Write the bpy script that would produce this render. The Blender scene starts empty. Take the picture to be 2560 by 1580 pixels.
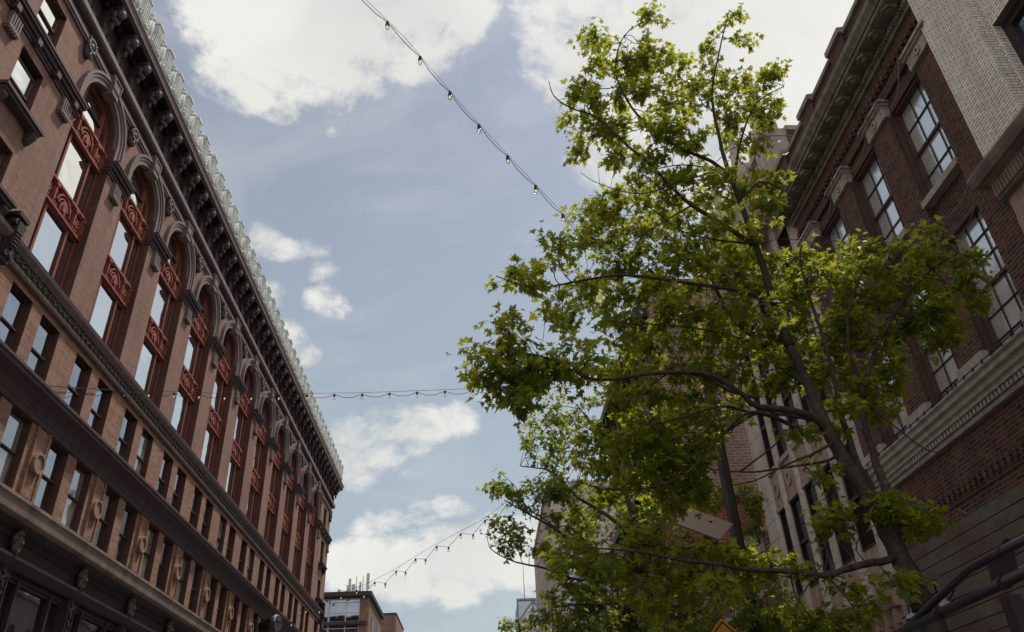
import bpy, math, random
import numpy as np
from mathutils import Vector, Matrix

C = bpy.context.scene
COL = C.collection
PI = math.pi
rng = np.random.default_rng(7)
random.seed(7)

# ------------------------------------------------------------------ camera
CAMZ = 1.6
RM = np.array([[0.99877003, -0.02921095, -0.0400642],
               [0.01841125, -0.53176616, 0.84669108],
               [0.04603744, 0.84638731, 0.53057429]])
FPX = 1967.28
cd = bpy.data.cameras.new('camera')
cam = bpy.data.objects.new('camera', cd)
COL.objects.link(cam)
cd.sensor_width = 36.0
cd.lens = FPX * 36.0 / 2560.0
cd.clip_start = 0.05
cd.clip_end = 3000
M = Matrix.Identity(4)
for i in range(3):
    M[i][0] = RM[0][i]
    M[i][1] = RM[1][i]
    M[i][2] = -RM[2][i]
    M[i][3] = (0, 0, CAMZ)[i]
cam.matrix_world = M
C.camera = cam


def ray(u, v):
    return RM.T @ np.array([(u - 1280) / FPX, (790 - v) / FPX, 1.0])


def at_y(u, v, Y):
    d = ray(u, v)
    t = Y / d[1]
    return Vector((d[0] * t, Y, CAMZ + d[2] * t))


def at_x(u, v, X):
    d = ray(u, v)
    t = X / d[0]
    return Vector((X, d[1] * t, CAMZ + d[2] * t))


def at_d(u, v, D):
    d = ray(u, v)
    d = d / np.linalg.norm(d) * D
    return Vector((d[0], d[1], CAMZ + d[2]))


def zoomed(ox, oy, s, pts):
    return [(ox + q[0] / s, oy + q[1] / s) + tuple(q[2:]) for q in pts]


# ------------------------------------------------------------------ sun and sky
SUN_AZ, SUN_EL = math.radians(50), math.radians(64)
sdir = Vector((math.sin(SUN_AZ) * math.cos(SUN_EL), math.cos(SUN_AZ) * math.cos(SUN_EL), math.sin(SUN_EL)))
ld = bpy.data.lights.new('sun', 'SUN')
ld.energy = 3.3
ld.angle = math.radians(5)
ld.color = (1.0, 0.95, 0.86)
lo = bpy.data.objects.new('sun', ld)
lo.rotation_euler = (-sdir).to_track_quat('-Z', 'Y').to_euler()
lo.location = (20, 20, 60)
COL.objects.link(lo)

C.view_settings.view_transform = 'Standard'
C.view_settings.look = 'None'
C.view_settings.exposure = 0.0
C.view_settings.gamma = 1.0
C.render.film_transparent = False
C.render.engine = 'CYCLES'
C.cycles.max_bounces = 6
C.cycles.diffuse_bounces = 3
C.cycles.glossy_bounces = 3
C.cycles.transmission_bounces = 4
C.cycles.transparent_max_bounces = 6
C.cycles.use_denoising = True

W = bpy.data.worlds.new("World")
C.world = W
W.use_nodes = True
nt = W.node_tree
nt.nodes.clear()
N = nt.nodes.new
L = nt.links.new


def mth(op, a, b=None, c=None, clamp=False, tree=None):
    t = tree or nt
    n = t.nodes.new('ShaderNodeMath')
    n.operation = op
    n.use_clamp = clamp
    for i, v in enumerate((a, b, c)):
        if v is None:
            continue
        if hasattr(v, 'is_linked') or hasattr(v, 'links'):
            t.links.new(v, n.inputs[i])
        else:
            n.inputs[i].default_value = v
    return n.outputs[0]


out = N('ShaderNodeOutputWorld')
bg = N('ShaderNodeBackground')
bg.inputs['Strength'].default_value = 0.1
L(bg.outputs[0], out.inputs[0])
sky = N('ShaderNodeTexSky')
sky.sky_type = 'NISHITA'
sky.sun_disc = False
sky.sun_elevation = SUN_EL
sky.sun_rotation = SUN_AZ
sky.air_density = 1.0
sky.dust_density = 0.6
sky.ozone_density = 1.2
hsv = N('ShaderNodeHueSaturation')
hsv.inputs['Saturation'].default_value = 0.54
hsv.inputs['Value'].default_value = 1.2
L(sky.outputs[0], hsv.inputs['Color'])
tc = N('ShaderNodeTexCoord')
vn = N('ShaderNodeVectorMath')
vn.operation = 'NORMALIZE'
L(tc.outputs['Generated'], vn.inputs[0])
DIR = vn.outputs[0]
# cloud masses: direction, angular radius (pixels of the 2560-wide frame / focal length), weight
BLOBS = [(560, 20, 170, 1), (640, 90, 150, 1), (780, 60, 210, 1), (1000, 20, 190, 1), (720, 150, 110, .8), (815, 190, 80, .8),
         (1120, -20, 130, 1), (470, 40, 110, .6), (645, 215, 60, .8), (900, 130, 120, .7), (500, 120, 70, .45),
         (1440, 60, 150, .9), (1370, 150, 100, .6), (1700, 40, 320, 1.1), (1960, 160, 280, 1.2), (2010, 330, 180, 1.1), (1330, 60, 80, .5),
         (1900, -20, 320, 1.1), (1440, 190, 110, .7), (1600, 260, 200, .8), (1800, 380, 220, .8),
         (820, 740, 52, .8), (812, 690, 42, .75), (840, 770, 40, .6), (655, 600, 45, .45), (720, 625, 45, .45), (790, 610, 45, .4), (680, 735, 40, .5),
         (705, 845, 55, .7), (745, 890, 45, .55), (840, 315, 40, .4),
         (900, 1085, 70, .8), (980, 1060, 75, .85), (1070, 1065, 75, .85), (1150, 1045, 70, .8), (1215, 1015, 60, .7), (1290, 1000, 50, .6), (870, 1140, 60, .7), (950, 1130, 60, .7), (1050, 1110, 50, .6), (890, 1190, 45, .5),
         (930, 1315, 45, .5), (990, 1300, 50, .6), (1050, 1280, 50, .7), (1115, 1265, 50, .75), (1150, 1275, 35, .5), (1035, 1190, 30, .3),
         (860, 1420, 70, .8), (940, 1405, 80, .9), (1030, 1400, 95, 1), (1130, 1385, 105, 1), (1230, 1370, 105, 1), (1320, 1390, 120, 1), (1010, 1450, 90, .9), (1150, 1460, 85, .85), (900, 1470, 60, .6), (990, 1510, 40, .5)]
acc = None
for (u, v, r, w) in BLOBS:
    d = Vector(ray(u, v)).normalized()
    ar = r / FPX * 1.12
    sq = 1.0 if v < 500 else 1.55      # low clouds seen edge-on are flatter
    ar *= 1.0 if v < 500 else 1.2
    nsub = N('ShaderNodeVectorMath')
    nsub.operation = 'SUBTRACT'
    L(DIR, nsub.inputs[0])
    nsub.inputs[1].default_value = d
    nmul = N('ShaderNodeVectorMath')
    nmul.operation = 'MULTIPLY'
    L(nsub.outputs[0], nmul.inputs[0])
    nmul.inputs[1].default_value = (1, 1, sq)
    n = N('ShaderNodeVectorMath')
    n.operation = 'LENGTH'
    L(nmul.outputs[0], n.inputs[0])
    mr = N('ShaderNodeMapRange')
    mr.interpolation_type = 'SMOOTHSTEP'
    mr.inputs['From Min'].default_value = ar * 1.25
    mr.inputs['From Max'].default_value = ar * 0.35
    mr.inputs['To Max'].default_value = w
    L(n.outputs['Value'], mr.inputs['Value'])
    acc = mr.outputs[0] if acc is None else mth('MAXIMUM', acc, mr.outputs[0])
# sky out of view: broken cloud, thickened to add fill on the right-hand walls
fw = N('ShaderNodeVectorMath')
fw.operation = 'DOT_PRODUCT'
L(DIR, fw.inputs[0])
fw.inputs[1].default_value = Vector(RM[2])
outside = N('ShaderNodeMapRange')
outside.inputs['From Min'].default_value = math.cos(math.radians(39))
outside.inputs['From Max'].default_value = math.cos(math.radians(52))
L(fw.outputs['Value'], outside.inputs['Value'])
n0 = N('ShaderNodeTexNoise')
n0.inputs['Scale'].default_value = 2.6
n0.inputs['Detail'].default_value = 3
L(DIR, n0.inputs['Vector'])
gen = mth('MULTIPLY', mth('MULTIPLY_ADD', n0.outputs['Fac'], 3.2, -0.55, clamp=True), outside.outputs[0])
acc = mth('MAXIMUM', acc, gen)
nm = N('ShaderNodeMapping')
nm.inputs['Scale'].default_value = (1, 1, 1.5)
L(DIR, nm.inputs['Vector'])
STR = nm.outputs[0]
n1 = N('ShaderNodeTexNoise')
n1.inputs['Scale'].default_value = 6.0
n1.inputs['Detail'].default_value = 12
n1.inputs['Roughness'].default_value = 0.66
n1.inputs['Distortion'].default_value = 0.5
L(STR, n1.inputs['Vector'])
n1b = N('ShaderNodeTexNoise')
n1b.inputs['Scale'].default_value = 16.0
n1b.inputs['Detail'].default_value = 8
n1b.inputs['Roughness'].default_value = 0.68
L(STR, n1b.inputs['Vector'])
dens = mth('ADD', mth('MULTIPLY', acc, 1.25), mth('ADD', mth('MULTIPLY_ADD', n1.outputs['Fac'], 3.6, -2.08), mth('MULTIPLY_ADD', n1b.outputs['Fac'], 1.7, -0.85)))
covr = N('ShaderNodeMapRange')
covr.interpolation_type = 'SMOOTHSTEP'
covr.inputs['From Min'].default_value = 0.0
covr.inputs['From Max'].default_value = 0.9
L(dens, covr.inputs['Value'])
cov = mth('MULTIPLY', covr.outputs[0], mth('MULTIPLY', acc, 5.0, clamp=True), clamp=True)
vm_ = N('ShaderNodeMapping')
vm_.inputs['Scale'].default_value = (1.6, 2.4, 4.2)
vm_.inputs['Rotation'].default_value = (0.3, 0.5, 0.2)
L(DIR, vm_.inputs['Vector'])
nv = N('ShaderNodeTexNoise')
nv.inputs['Scale'].default_value = 2.0
nv.inputs['Detail'].default_value = 9
nv.inputs['Roughness'].default_value = 0.6
nv.inputs['Distortion'].default_value = 1.0
L(vm_.outputs[0], nv.inputs['Vector'])
veil = mth('MULTIPLY', mth('MULTIPLY_ADD', nv.outputs['Fac'], 3.0, -1.45, clamp=True), 0.3)
cov = mth('MAXIMUM', cov, veil)
n2 = N('ShaderNodeTexNoise')
n2.inputs['Scale'].default_value = 5.0
n2.inputs['Detail'].default_value = 6
L(DIR, n2.inputs['Vector'])
cr = N('ShaderNodeValToRGB')
cr.color_ramp.elements[0].position = 0.3
cr.color_ramp.elements[0].color = (6.8, 6.85, 6.7, 1)
cr.color_ramp.elements[1].position = 0.62
cr.color_ramp.elements[1].color = (8.7, 8.65, 8.2, 1)
L(n2.outputs['Fac'], cr.inputs[0])
# pale air low down
mixh = N('ShaderNodeMix')
mixh.data_type = 'RGBA'
L(hsv.outputs[0], mixh.inputs[6])
mixh.inputs[7].default_value = (3.9, 4.8, 5.1, 1)
sepd = N('ShaderNodeSeparateXYZ')
L(DIR, sepd.inputs[0])
lowm = N('ShaderNodeMapRange')
lowm.inputs['From Min'].default_value = 0.75
lowm.inputs['From Max'].default_value = 0.1
lowm.inputs['To Max'].default_value = 0.85
L(sepd.outputs['Z'], lowm.inputs['Value'])
L(lowm.outputs[0], mixh.inputs[0])
mixc = N('ShaderNodeMix')
mixc.data_type = 'RGBA'
L(cov, mixc.inputs[0])
L(mixh.outputs[2], mixc.inputs[6])
L(cr.outputs[0], mixc.inputs[7])
L(mixc.outputs[2], bg.inputs['Color'])

# ------------------------------------------------------------------ materials
MAT = {}


def new_mat(name):
    m = bpy.data.materials.new(name)
    m.use_nodes = True
    t = m.node_tree
    b = t.nodes['Principled BSDF']
    MAT[name] = m
    return m, t, b


def world_uv(t, scale=1.0):
    g = t.nodes.new('ShaderNodeNewGeometry')
    sp = t.nodes.new('ShaderNodeSeparateXYZ')
    t.links.new(g.outputs['Position'], sp.inputs[0])
    sn = t.nodes.new('ShaderNodeSeparateXYZ')
    t.links.new(g.outputs['True Normal'], sn.inputs[0])
    ax = mth('ABSOLUTE', sn.outputs['X'], tree=t)
    k = mth('GREATER_THAN', ax, 0.5, tree=t)
    u = mth('ADD', mth('MULTIPLY', sp.outputs['Y'], k, tree=t),
            mth('MULTIPLY', sp.outputs['X'], mth('SUBTRACT', 1.0, k, tree=t), tree=t), tree=t)
    cb = t.nodes.new('ShaderNodeCombineXYZ')
    t.links.new(u, cb.inputs[0])
    t.links.new(sp.outputs['Z'], cb.inputs[1])
    return cb.outputs[0], g.outputs['Position']


def noise(t, vec, scale, detail=4, rough=0.55):
    n = t.nodes.new('ShaderNodeTexNoise')
    n.inputs['Scale'].default_value = scale
    n.inputs['Detail'].default_value = detail
    n.inputs['Roughness'].default_value = rough
    t.links.new(vec, n.inputs['Vector'])
    return n.outputs['Fac']


def mixcol(t, fac, a, b, blend='MIX'):
    n = t.nodes.new('ShaderNodeMix')
    n.data_type = 'RGBA'
    n.blend_type = blend
    for s, v in ((0, fac), (6, a), (7, b)):
        if hasattr(v, 'links'):
            t.links.new(v, n.inputs[s])
        elif s == 0:
            n.inputs[0].default_value = v
        else:
            n.inputs[s].default_value = tuple(v) + (1,)
    return n.outputs[2]


def ramp(t, fac, p0, p1, c0=(0, 0, 0), c1=(1, 1, 1)):
    n = t.nodes.new('ShaderNodeValToRGB')
    n.color_ramp.elements[0].position = p0
    n.color_ramp.elements[1].position = p1
    n.color_ramp.elements[0].color = tuple(c0) + (1,)
    n.color_ramp.elements[1].color = tuple(c1) + (1,)
    t.links.new(fac, n.inputs[0])
    return n.outputs[0]


def brick_mat(name, c1, c2, mortar, bw, bh, ms=0.012, dark=None, darkamt=0.0, stain=0.35, bump=0.4, grime=(0.5, 0.5, 0.5), squash=None):
    m, t, b = new_mat(name)
    uv, pos = world_uv(t)
    br = t.nodes.new('ShaderNodeTexBrick')
    br.inputs['Scale'].default_value = 1.0
    br.inputs['Brick Width'].default_value = bw
    br.inputs['Row Height'].default_value = bh
    br.inputs['Mortar Size'].default_value = ms
    br.inputs['Mortar Smooth'].default_value = 0.2
    br.inputs['Bias'].default_value = 0.0
    br.inputs['Color1'].default_value = tuple(c1) + (1,)
    br.inputs['Color2'].default_value = tuple(c2) + (1,)
    br.inputs['Mortar'].default_value = tuple(mortar) + (1,)
    t.links.new(uv, br.inputs['Vector'])
    col = br.outputs['Color']
    if dark:
        nn = noise(t, uv, 1.1, 3)
        # clusters of darker, over-burnt bricks: one random value per brick
        wn = t.nodes.new('ShaderNodeTexWhiteNoise')
        wn.noise_dimensions = '2D'
        sn_ = t.nodes.new('ShaderNodeVectorMath')
        sn_.operation = 'SNAP'
        sn_.inputs[1].default_value = (bw * 0.5, bh, 1)
        t.links.new(uv, sn_.inputs[0])
        t.links.new(sn_.outputs[0], wn.inputs['Vector'])
        pick = mth('LESS_THAN', mth('MULTIPLY_ADD', nn, -1.2, mth('ADD', wn.outputs['Value'], 0.6, tree=t), tree=t), darkamt, tree=t)
        pick = mth('MULTIPLY', pick, mth('SUBTRACT', 1.0, br.outputs['Fac'], tree=t), tree=t)
        col = mixcol(t, mth('MULTIPLY', pick, 0.75, tree=t), col, dark)
    f = ramp(t, noise(t, pos, 0.45, 6, 0.65), 0.3, 0.72)
    col = mixcol(t, mth('MULTIPLY', f, stain, tree=t), col, grime, 'MULTIPLY')
    mp_ = t.nodes.new('ShaderNodeMapping')
    mp_.inputs['Scale'].default_value = (2.2, 2.2, 0.16)
    t.links.new(pos, mp_.inputs['Vector'])
    f3 = ramp(t, noise(t, mp_.outputs[0], 1.0, 6, 0.7), 0.48, 0.75)
    col = mixcol(t, mth('MULTIPLY', f3, min(0.6, stain * 1.4), tree=t), col, (0.5, 0.45, 0.43), 'MULTIPLY')
    f2 = noise(t, pos, 6.0, 3)
    col = mixcol(t, 0.35, col, ramp(t, f2, 0.3, 0.7, (0.6, 0.6, 0.6), (1.25, 1.25, 1.25)), 'MULTIPLY')
    t.links.new(col, b.inputs['Base Color'])
    b.inputs['Roughness'].default_value = 0.85
    b.inputs['Specular IOR Level'].default_value = 0.25
    bp = t.nodes.new('ShaderNodeBump')
    bp.inputs['Strength'].default_value = bump
    bp.inputs['Distance'].default_value = 0.01
    t.links.new(mth('SUBTRACT', 1.0, br.outputs['Fac'], tree=t), bp.inputs['Height'])
    t.links.new(bp.outputs[0], b.inputs['Normal'])
    return m


def plain_mat(name, c, rough=0.7, var=0.3, scale=2.0, metallic=0.0, c2=None, spec=0.3, streak=False, bump=0.0):
    m, t, b = new_mat(name)
    g = t.nodes.new('ShaderNodeNewGeometry')
    vec = g.outputs['Position']
    if streak:
        mp = t.nodes.new('ShaderNodeMapping')
        mp.inputs['Scale'].default_value = (3, 3, 0.5)
        t.links.new(vec, mp.inputs['Vector'])
        vec = mp.outputs[0]
    f = noise(t, vec, scale, 6, 0.65)
    c2 = c2 or tuple(x * (1 - var) for x in c)
    col = mixcol(t, ramp(t, f, 0.35, 0.68), c, c2)
    f2 = noise(t, g.outputs['Position'], scale * 9, 3)
    col = mixcol(t, 0.3 * min(1, var * 2.5), col, ramp(t, f2, 0.3, 0.7, (0.6, 0.6, 0.6), (1.2, 1.2, 1.2)), 'MULTIPLY')
    t.links.new(col, b.inputs['Base Color'])
    b.inputs['Roughness'].default_value = rough
    b.inputs['Metallic'].default_value = metallic
    b.inputs['Specular IOR Level'].default_value = spec
    if bump:
        bp = t.nodes.new('ShaderNodeBump')
        bp.inputs['Strength'].default_value = bump
        bp.inputs['Distance'].default_value = 0.03
        t.links.new(noise(t, g.outputs['Position'], scale * 4, 5), bp.inputs['Height'])
        t.links.new(bp.outputs[0], b.inputs['Normal'])
    return m


def glass_mat(name, refl, tint=(0.8, 0.84, 0.86), dark=(0.015, 0.015, 0.018), rough=0.03, wav=0.04, blotch=0.0):
    m, t, b = new_mat(name)
    t.nodes.remove(b)
    o = t.nodes['Material Output']
    g = t.nodes.new('ShaderNodeNewGeometry')
    gl = t.nodes.new('ShaderNodeBsdfGlossy')
    gl.inputs['Color'].default_value = tuple(tint) + (1,)
    gl.inputs['Roughness'].default_value = rough
    df = t.nodes.new('ShaderNodeBsdfDiffuse')
    df.inputs['Color'].default_value = tuple(dark) + (1,)
    mx = t.nodes.new('ShaderNodeMixShader')
    mx.inputs[0].default_value = refl
    if blotch:
        f = noise(t, g.outputs['Position'], 1.3, 4)
        t.links.new(mth('MULTIPLY_ADD', f, blotch, refl - blotch * 0.5, clamp=True, tree=t), mx.inputs[0])
    bp = t.nodes.new('ShaderNodeBump')
    bp.inputs['Strength'].default_value = wav
    bp.inputs['Distance'].default_value = 0.3
    t.links.new(noise(t, g.outputs['Position'], 0.9, 1), bp.inputs['Height'])
    t.links.new(bp.outputs[0], gl.inputs['Normal'])
    t.links.new(df.outputs[0], mx.inputs[1])
    t.links.new(gl.outputs[0], mx.inputs[2])
    t.links.new(mx.outputs[0], o.inputs['Surface'])
    return m


def leaf_mat(name, c1, c2, tr1, tr2, amount=0.5):
    m, t, b = new_mat(name)
    t.nodes.remove(b)
    o = t.nodes['Material Output']
    g = t.nodes.new('ShaderNodeNewGeometry')
    rnd = g.outputs['Random Per Island']
    f = noise(t, g.outputs['Position'], 1.2, 3)
    k = mth('ADD', mth('MULTIPLY', rnd, 0.6, tree=t), mth('MULTIPLY_ADD', f, 1.2, -0.4, tree=t), clamp=True, tree=t)
    pr = t.nodes.new('ShaderNodeBsdfPrincipled')
    pr.inputs['Roughness'].default_value = 0.42
    pr.inputs['Specular IOR Level'].default_value = 0.35
    t.links.new(mixcol(t, k, c1, c2), pr.inputs['Base Color'])
    tl = t.nodes.new('ShaderNodeBsdfTranslucent')
    t.links.new(mixcol(t, k, tr1, tr2), tl.inputs['Color'])
    mx = t.nodes.new('ShaderNodeMixShader')
    mx.inputs[0].default_value = amount
    t.links.new(pr.outputs[0], mx.inputs[1])
    t.links.new(tl.outputs[0], mx.inputs[2])
    t.links.new(mx.outputs[0], o.inputs['Surface'])
    return m


def emit_mat(name, c, s):
    m, t, b = new_mat(name)
    b.inputs['Base Color'].default_value = (0.8, 0.75, 0.6, 1)
    b.inputs['Emission Color'].default_value = tuple(c) + (1,)
    b.inputs['Emission Strength'].default_value = s
    b.inputs['Roughness'].default_value = 0.1
    return m


brick_mat('brown_brick', (0.315, 0.172, 0.132), (0.225, 0.122, 0.097), (0.24, 0.17, 0.14), 0.34, 0.065, 0.008, stain=0.5, bump=0.4, grime=(0.62, 0.6, 0.6))
brick_mat('tan_brick', (0.375, 0.212, 0.143), (0.235, 0.118, 0.08), (0.2, 0.15, 0.12), 0.40, 0.075, 0.009, stain=0.3, bump=0.3, grime=(0.65, 0.55, 0.5))
brick_mat('red_brick', (0.135, 0.048, 0.039), (0.080, 0.032, 0.028), (0.16, 0.12, 0.105), 0.27, 0.085, 0.010, dark=(0.025, 0.026, 0.022), darkamt=0.28, stain=0.5, bump=0.6, grime=(0.55, 0.5, 0.5))
brick_mat('white_brick', (0.80, 0.73, 0.68), (0.68, 0.62, 0.58), (0.17, 0.14, 0.13), 0.24, 0.075, 0.008, stain=0.3, bump=0.35, grime=(0.75, 0.73, 0.72))
brick_mat('tower_brick', (0.25, 0.145, 0.12), (0.19, 0.105, 0.09), (0.34, 0.28, 0.25), 0.5, 0.17, 0.022, stain=0.4, bump=0.3, grime=(0.6, 0.55, 0.55))
brick_mat('painted_brick', (0.19, 0.05, 0.04), (0.14, 0.04, 0.034), (0.32, 0.16, 0.14), 0.5, 0.17, 0.016, stain=0.5, bump=0.3, grime=(1.0, 0.9, 0.9))
brick_mat('gothic_brick', (0.17, 0.07, 0.055), (0.12, 0.05, 0.045), (0.30, 0.22, 0.18), 0.42, 0.15, 0.018, stain=0.3)
brick_mat('far_brick', (0.27, 0.15, 0.11), (0.2, 0.11, 0.085), (0.24, 0.18, 0.15), 0.6, 0.25, 0.03, stain=0.35)
brick_mat('shaded_jamb_brick', (0.135, 0.062, 0.052), (0.10, 0.046, 0.040), (0.10, 0.06, 0.05), 0.34, 0.065, 0.008, stain=0.4, bump=0.3)  # darker reveal brick, deepened further by shade put into its colour
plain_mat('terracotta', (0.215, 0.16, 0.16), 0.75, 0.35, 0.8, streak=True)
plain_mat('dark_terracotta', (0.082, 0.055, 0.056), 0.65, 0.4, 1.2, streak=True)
plain_mat('sooty_terracotta', (0.045, 0.032, 0.034), 0.6, 0.4, 3.0)
plain_mat('ledge_stone', (0.26, 0.19, 0.155), 0.8, 0.5, 0.35, c2=(0.11, 0.085, 0.09), streak=True)
plain_mat('frieze_stone', (0.12, 0.10, 0.078), 0.8, 0.5, 7.0, bump=0.8)
plain_mat('red_iron', (0.315, 0.088, 0.062), 0.7, 0.5, 3.5, bump=0.3, c2=(0.17, 0.05, 0.04))
plain_mat('red_frame', (0.24, 0.066, 0.048), 0.55, 0.25, 2.0)
plain_mat('brown_frame', (0.075, 0.04, 0.034), 0.55, 0.25, 2.0)
plain_mat('dark_frame', (0.03, 0.02, 0.022), 0.5, 0.25, 2.0)
plain_mat('verdigris', (0.64, 0.665, 0.645), 0.7, 0.35, 1.8, c2=(0.40, 0.435, 0.405), bump=0.3)
plain_mat('store_iron', (0.050, 0.031, 0.036), 0.6, 0.3, 3.0, spec=0.2)
plain_mat('tan_stone', (0.30, 0.19, 0.14), 0.85, 0.3, 2.0)
plain_mat('cast_face', (0.11, 0.085, 0.065), 0.6, 0.4, 6.0)
plain_mat('core', (0.06, 0.05, 0.05), 0.9, 0.2)
plain_mat('white_stone', (0.40, 0.35, 0.32), 0.8, 0.4, 1.5, c2=(0.25, 0.21, 0.19), streak=True)
plain_mat('cornice_stone', (0.23, 0.20, 0.165), 0.8, 0.5, 1.6, c2=(0.10, 0.088, 0.06), streak=True)
plain_mat('coping_stone', (0.30, 0.27, 0.25), 0.8, 0.5, 2.0, c2=(0.14, 0.12, 0.10))
plain_mat('gothic_stone', (0.52, 0.45, 0.40), 0.7, 0.28, 0.9, c2=(0.34, 0.28, 0.24), streak=True)
plain_mat('gothic_pink', (0.42, 0.30, 0.245), 0.7, 0.4, 1.6, c2=(0.24, 0.155, 0.13), streak=True)
plain_mat('pale_stone', (0.44, 0.385, 0.36), 0.8, 0.2, 0.2, c2=(0.30, 0.255, 0.235), streak=True)
plain_mat('concrete', (0.34, 0.32, 0.31), 0.9, 0.3, 0.3)
plain_mat('asphalt', (0.055, 0.055, 0.056), 0.9, 0.3, 1.0)
plain_mat('line_paint', (0.7, 0.55, 0.12), 0.7, 0.2, 3.0)
plain_mat('bark', (0.085, 0.062, 0.05), 0.9, 0.5, 7.0, c2=(0.026, 0.02, 0.018), bump=1.0)
plain_mat('purple_steel', (0.030, 0.017, 0.026), 0.45, 0.35, 4.0, spec=0.4)
plain_mat('black_metal', (0.018, 0.016, 0.018), 0.45, 0.2, 3.0, spec=0.5)
plain_mat('pole_paint', (0.04, 0.03, 0.027), 0.6, 0.35, 2.0, streak=True)
plain_mat('grey_enamel', (0.24, 0.29, 0.31), 0.4, 0.2, 4.0)
plain_mat('sign_yellow', (0.48, 0.22, 0.012), 0.5, 0.12, 2.0)
plain_mat('panel_white', (0.20, 0.16, 0.135), 0.95, 0.12, 2.0, spec=0.0)
plain_mat('cable_grey', (0.17, 0.145, 0.14), 0.6, 0.2, 4.0)
plain_mat('wire_black', (0.012, 0.011, 0.014), 0.5, 0.1, 4.0)
plain_mat('white_metal', (0.55, 0.56, 0.58), 0.5, 0.1, 1.0)
plain_mat('grey_metal', (0.22, 0.22, 0.24), 0.5, 0.2, 1.0)
plain_mat('dark_slab', (0.05, 0.042, 0.04), 0.7, 0.2, 1.0)
glass_mat('arch_glass', 0.92, (0.99, 0.985, 0.93), wav=0.05, blotch=0.1)
glass_mat('sash_glass', 0.60, (0.72, 0.76, 0.79), wav=0.05, blotch=0.3)
glass_mat('sash_glass_shade', 0.50, (0.72, 0.75, 0.78), dark=(0.26, 0.24, 0.21), wav=0.07, blotch=0.3)
glass_mat('sash_glass_dim', 0.36, (0.70, 0.74, 0.80), wav=0.09, blotch=0.4)
glass_mat('store_glass', 0.35, (0.62, 0.58, 0.6), wav=0.02)
glass_mat('mill_glass', 0.72, (0.92, 0.92, 0.92), dark=(0.80, 0.78, 0.76), rough=0.14, wav=0.08, blotch=0.35)
glass_mat('blue_glass', 0.5, (0.45, 0.52, 0.75), wav=0.03)
glass_mat('dark_glass', 0.07, (0.5, 0.5, 0.55), dark=(0.02, 0.014, 0.016), wav=0.03)
glass_mat('far_glass', 0.5, (0.6, 0.64, 0.78), dark=(0.03, 0.03, 0.04), wav=0.02, blotch=0.3)
emit_mat('bulb_glow', (1.0, 0.80, 0.5), 0.9)
leaf_mat('maple_leaf', (0.045, 0.085, 0.012), (0.12, 0.145, 0.02), (0.22, 0.31, 0.020), (0.68, 0.65, 0.05), 0.58)
leaf_mat('maple_leaf_dull', (0.055, 0.09, 0.018), (0.09, 0.115, 0.02), (0.24, 0.32, 0.03), (0.55, 0.58, 0.055), 0.55)

# rusticated, paint-worn courses of the ground storey on the right
m, t, b = new_mat('worn_boards')
uv, pos = world_uv(t)
mp = t.nodes.new('ShaderNodeMapping')
mp.inputs['Scale'].default_value = (0.9, 2.2, 1)
t.links.new(uv, mp.inputs['Vector'])
col = mixcol(t, ramp(t, noise(t, mp.outputs[0], 1.0, 8, 0.7), 0.42, 0.6), (0.105, 0.09, 0.075), (0.085, 0.045, 0.036))
col = mixcol(t, ramp(t, noise(t, mp.outputs[0], 1.9, 8, 0.75), 0.56, 0.7), col, (0.12, 0.065, 0.03))
col = mixcol(t, ramp(t, noise(t, pos, 3.3, 7, 0.7), 0.58, 0.72), col, (0.05, 0.042, 0.04))
t.links.new(col, b.inputs['Base Color'])
b.inputs['Roughness'].default_value = 0.9


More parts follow.
